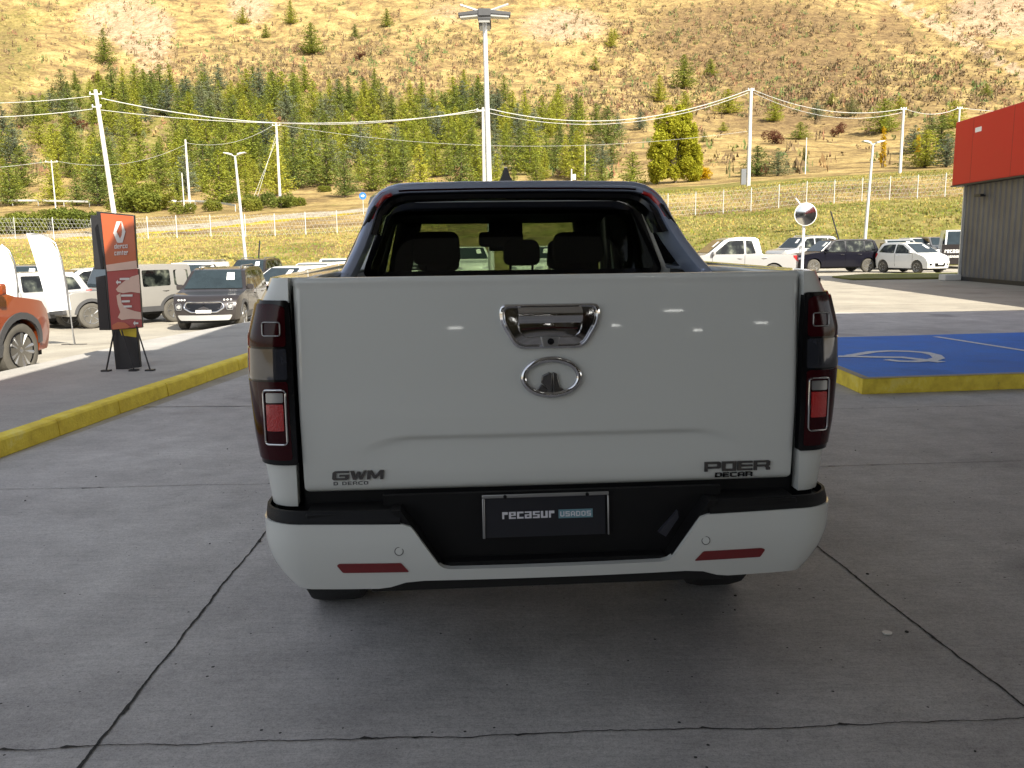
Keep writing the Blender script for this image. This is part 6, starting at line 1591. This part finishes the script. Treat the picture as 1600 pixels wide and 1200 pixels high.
# right lot
car('pickup', 'silver-white double-cab pickup parked side-on right of the roll bar', 'pickup truck', 1138, 35.0, 267, 5.3, 1.85, 1.80, 'pale_silver', 2)
car('suv', 'black SUV with chrome window line parked side-on by the traffic mirror', 'car', 1300, 45.5, 262, 4.64, 1.82, 1.70, 'navy_paint', 2, trims='chrome', z=.0)
car('suv', 'pale grey SUV behind the bed of the silver-white pickup', 'car', 1252, 52, 250, 4.5, 1.8, 1.75, 'silver', 2, z=.15, rails=True)
car('hatch', 'small white city car facing right near the grey building', 'car', 1424, 43.5, 158, 3.5, 1.6, 1.50, 'bg_white', 2)
car('van', 'white van with its top showing behind the dark banner by the building', 'van', 1496, 50.5, 200, 4.6, 1.8, 2.15, 'bg_white', 1)
car('suv', 'dark car between the small white city car and the white van', 'car', 1462, 55, 180, 4.3, 1.78, 1.62, 'grey_paint', 1, z=.2)
car('hatch', 'white car with only its roof showing behind the small city car', 'car', 1436, 55.5, 180, 4.2, 1.75, 1.56, 'bg_white', 1, z=.2)
car('van', 'pale van standing close behind the small white city car', 'van', 1395, 49.5, 185, 3.9, 1.7, 1.66, 'silver', 1)
car('suv', 'dark grey car in the gap between the black SUV and the small city car', 'car', 1366, 55, 182, 4.3, 1.78, 1.5, 'grey_paint', 1, z=.1)
# dark banner hung by the building
x0, x1 = P(1471, 400, 44).x, P(1512, 400, 44).x
t = thing('banner', 'dark banner with white lettering hung in front of the white van', 'banner', ((x0+x1)/2, 44, 0))
hw_ = (x1-x0)/2; zt_ = P(1480, 382, 44).z; zb_ = P(1480, 413, 44).z
bm = bmesh.new(); box(bm, -hw_, hw_, -.01, .01, zb_, zt_); obj('cloth', bm, 'dark_paint', t)
bm = bmesh.new(); tube(bm, [(-hw_, .04, 0), (-hw_, .04, zt_)], .03, 6); obj('post', bm, 'galv', t); bm = bmesh.new(); tube(bm, [(hw_, .04, 0), (hw_, .04, zt_)], .03, 6); obj('post', bm, 'galv', t)
rect_text('lettering', 'recasur', .115, .16, .03, 'paper', t, lambda x, y, w: Vector((x-.62+.10, -.012-w, zt_-.42+y)), .004)
rect_text('lettering', 'USADOS', .07, .11, .02, 'paper', t, lambda x, y, w: Vector((x-.42+.10, -.012-w, zt_-.66+y)), .004)
# strip of turf in the shade by the small car, with a yellow kerb end
bm = bmesh.new(); pl = [G(x, y, 0) for x, y in ((1300, 434), (1352, 430), (1500, 428), (1500, 436), (1400, 437), (1330, 438))]
fc = bm.faces.new([bm.verts.new((p.x, p.y, .02)) for p in pl]); r = bmesh.ops.extrude_face_region(bm, geom=[fc])
for e in r['geom']:
    if isinstance(e, bmesh.types.BMVert): e.co.z = .075
struct(obj('turf_island', bm, 'turf', smooth=0))

# ------------------------------------------------------------------ feather flags
def flag(px_b, py_b, d, outline_px, label):
    """outline given in picture places at distance d"""
    b_ = P(px_b, py_b, d); g = lot_z(b_.x, d); base = Vector((b_.x, d, g))
    t = thing('feather_flag', label, 'flag', base)
    pts = [P(x, y, d)-base for x, y in outline_px]
    bm = bmesh.new(); prism([(p.x, p.z) for p in pts], 0, .012, lambda u, v, w: Vector((u, w+.05*math.sin(v*2.2+u*3), v)), su=frange(-2, 2, .12), sv=frange(0, 3, .12), bm=bm)
    obj('cloth', bm, 'flag', t, smooth=50)
    return t, base
fd_ = 17.5
ol = [(40, 365), (62, 365), (80, 375), (90, 392), (96, 412), (104, 450), (109, 484), (76, 487)]
t, base = flag(114, 517, fd_, ol, 'white feather flag leaning left between the orange SUV and the sign totem')
zt = [P(x, y, fd_)-base for x, y in ((114, 517), (108, 484), (103, 445), (95, 405), (86, 380), (68, 366), (44, 364))]
zt[0].z = 0.0
bm = bmesh.new(); tube(bm, [p+Vector((.02, -.02, 0)) for p in zt], [.022, .02, .018, .016, .014, .01, .008], 6); obj('pole', bm, 'satin', t, smooth=60)
bm = bmesh.new(); box(bm, -.25, .25, -.03, .03, 0, .02); box(bm, -.03, .03, -.25, -.031, 0, .02); obj('foot', bm, 'dark_metal', t)
fd2 = 16.0
ol = [(-18, 382), (4, 384), (14, 394), (21, 412), (25, 436), (27, 480), (-6, 482)]
t, base = flag(30, 520, fd2, ol, 'white feather flag at the left edge behind the orange SUV')
zt = [P(x, y, fd2)-base for x, y in ((31, 530), (28, 480), (26, 436), (22, 410), (14, 392), (2, 382))]
zt[0].z = 0
bm = bmesh.new(); tube(bm, [p+Vector((.02, -.02, 0)) for p in zt], .015, 6); obj('pole', bm, 'satin', t, smooth=60)

# ------------------------------------------------------------------ sign totem on the island
sb = G(199, 577, KH); 
tot = thing('sign_totem', 'orange and red dealership sign totem on a black base with guy rods, on the island', 'sign', (sb.x, sb.y, KH-.006), R(0), None)
D = sb.y
def tp(x, y, dy=0.0): q = P(x, y, D+dy)-Vector((sb.x, sb.y, KH-.006)); return q
def board(name, px4, th, m, par, dy=0.0, bevel=.006):
    """px4: four corners (x,y) clockwise from upper left in the sign's plane; built as a slab th thick"""
    q = [tp(x, y, dy) for x, y in px4]
    bm = bmesh.new(); v0 = [bm.verts.new(p) for p in q]; v1 = [bm.verts.new(p+Vector((-.0, th, 0))) for p in q]
    bm.faces.new(v0); bm.faces.new(v1[::-1])
    for i in range(4): bm.faces.new((v0[i], v0[(i+1) % 4], v1[(i+1) % 4], v1[i]))
    return obj(name, bm, m, par, bevel=bevel)
base_ = board('base', [(174, 514), (213, 510), (219, 574), (181, 578)], .06, 'dark_metal', tot, .05)
board('base_label', [(186, 514), (213, 513), (213, 527), (190, 524)], .004, 'sign_yellow', base_, .043, 0)
# rear slab seen edge-on at the left, upper and lower boxes
board('rear_box', [(141, 336), (158, 336), (162, 421), (147, 421)], .22, 'dark_metal', tot, .22)
board('rear_box', [(149, 433), (164, 430), (172, 516), (155, 516)], .22, 'dark_metal', tot, .22)
ub_ = board('upper_box', [(150, 330), (209, 336), (214, 419), (164, 421)], .05, 'dark_metal', tot, .02)
up_ = board('upper_panel', [(157, 333), (208, 338), (213, 410), (166, 420)], .012, 'sign_orange', ub_, 0.0, .003)
board('upper_band', [(165.5, 414), (213, 407), (214, 420), (167, 424)], .005, 'sign_peach', ub_, -.006, 0)
lb_ = board('lower_box', [(164, 421), (216, 420), (222, 512), (172, 516)], .05, 'dark_metal', tot, .02)
lp_ = board('lower_panel', [(167, 424), (215, 420), (222, 511), (174, 515)], .012, 'sign_red', lb_, 0.0, .003)
def decal(name, pts, m, par, dy=-.010, tri=True):
    bm = bmesh.new(); q = [tp(x, y, dy) for x, y in pts]; v0 = [bm.verts.new(p) for p in q]; v1 = [bm.verts.new(p+Vector((0, .002, 0))) for p in q]
    bm.faces.new(v0); bm.faces.new(v1[::-1])
    n = len(q)
    for i in range(n): bm.faces.new((v0[i], v0[(i+1) % n], v1[(i+1) % n], v1[i]))
    return obj(name, bm, m, par, smooth=0)
# diamond emblem drawn as two interlocked bands
decal('emblem', [(182, 346), (189, 346), (182, 362), (189, 376), (183, 379), (177, 364)], 'sign_white', up_)
decal('emblem', [(189.6, 346), (190, 345.5), (196, 362), (191.5, 379), (184, 379.5), (190, 368), (190.6, 362)], 'sign_white', up_)
def sign_text(word, x, y, cw, ch, gap, par, m='sign_white', dy=-.010, sl=-.05):
    o = tp(x, y, dy); s_ = D/F
    rect_text('lettering', word, cw*s_, ch*s_, gap*s_, m, par, lambda a, b, w: Vector((o.x+a+b*.06, o.y-w, o.z+b-a*sl)), .002)
sign_text('derco', 179, 388.5, 3.5, 5.2, .9, up_, sl=-.04); sign_text('center', 179, 399, 3.1, 5.5, .8, up_, sl=-.04)
for i, (x0, x1, y) in enumerate([(187, 202, 436), (189, 207, 462), (190, 203, 471), (193, 206, 479)]):
    decal('text_line', [(x0, y-1.6), (x1, y-2.0), (x1, y+1.2), (x0, y+1.6)], 'sign_white', lp_, -.014)
decal('swirl', [(186, 446), (196, 438), (206, 432), (217, 429), (219, 458), (205, 456), (192, 458), (184, 456), (181, 452)], 'sign_peach', lp_)
decal('swirl', [(182, 462), (188, 458), (190, 474), (198, 482), (210, 486), (220, 488), (221, 499), (205, 498), (190, 500), (184, 496), (188, 488), (184, 476)], 'sign_peach', lp_)
decal('swirl', [(175, 508), (184, 503), (195, 504), (203, 510), (200, 513), (176, 515)], 'sign_orange', lp_)
for (x, y) in ((181, 441), (208, 505)):
    decal('arrow', [(x, y), (x+3, y-4), (x+3, y-1.5), (x+8, y-1.5), (x+8, y+1.5), (x+3, y+1.5), (x+3, y+4)], 'sign_white', lp_, -.013)
for (a, b_) in (((178, 518), (166, 578)), ((190, 516), (209, 574)), ((213, 510), (234, 570))):
    bm = bmesh.new(); p0, p1 = tp(*a, .0), tp(*b_, -.12); p1.z = .01; tube(bm, [p0, p1], .010, 6); obj('guy_rod', bm, 'dark_metal', tot)
    bm = bmesh.new(); box(bm, p1.x-.05, p1.x+.05, p1.y-.04, p1.y+.04, .001, .02); obj('rod_foot', bm, 'dark_metal', tot)
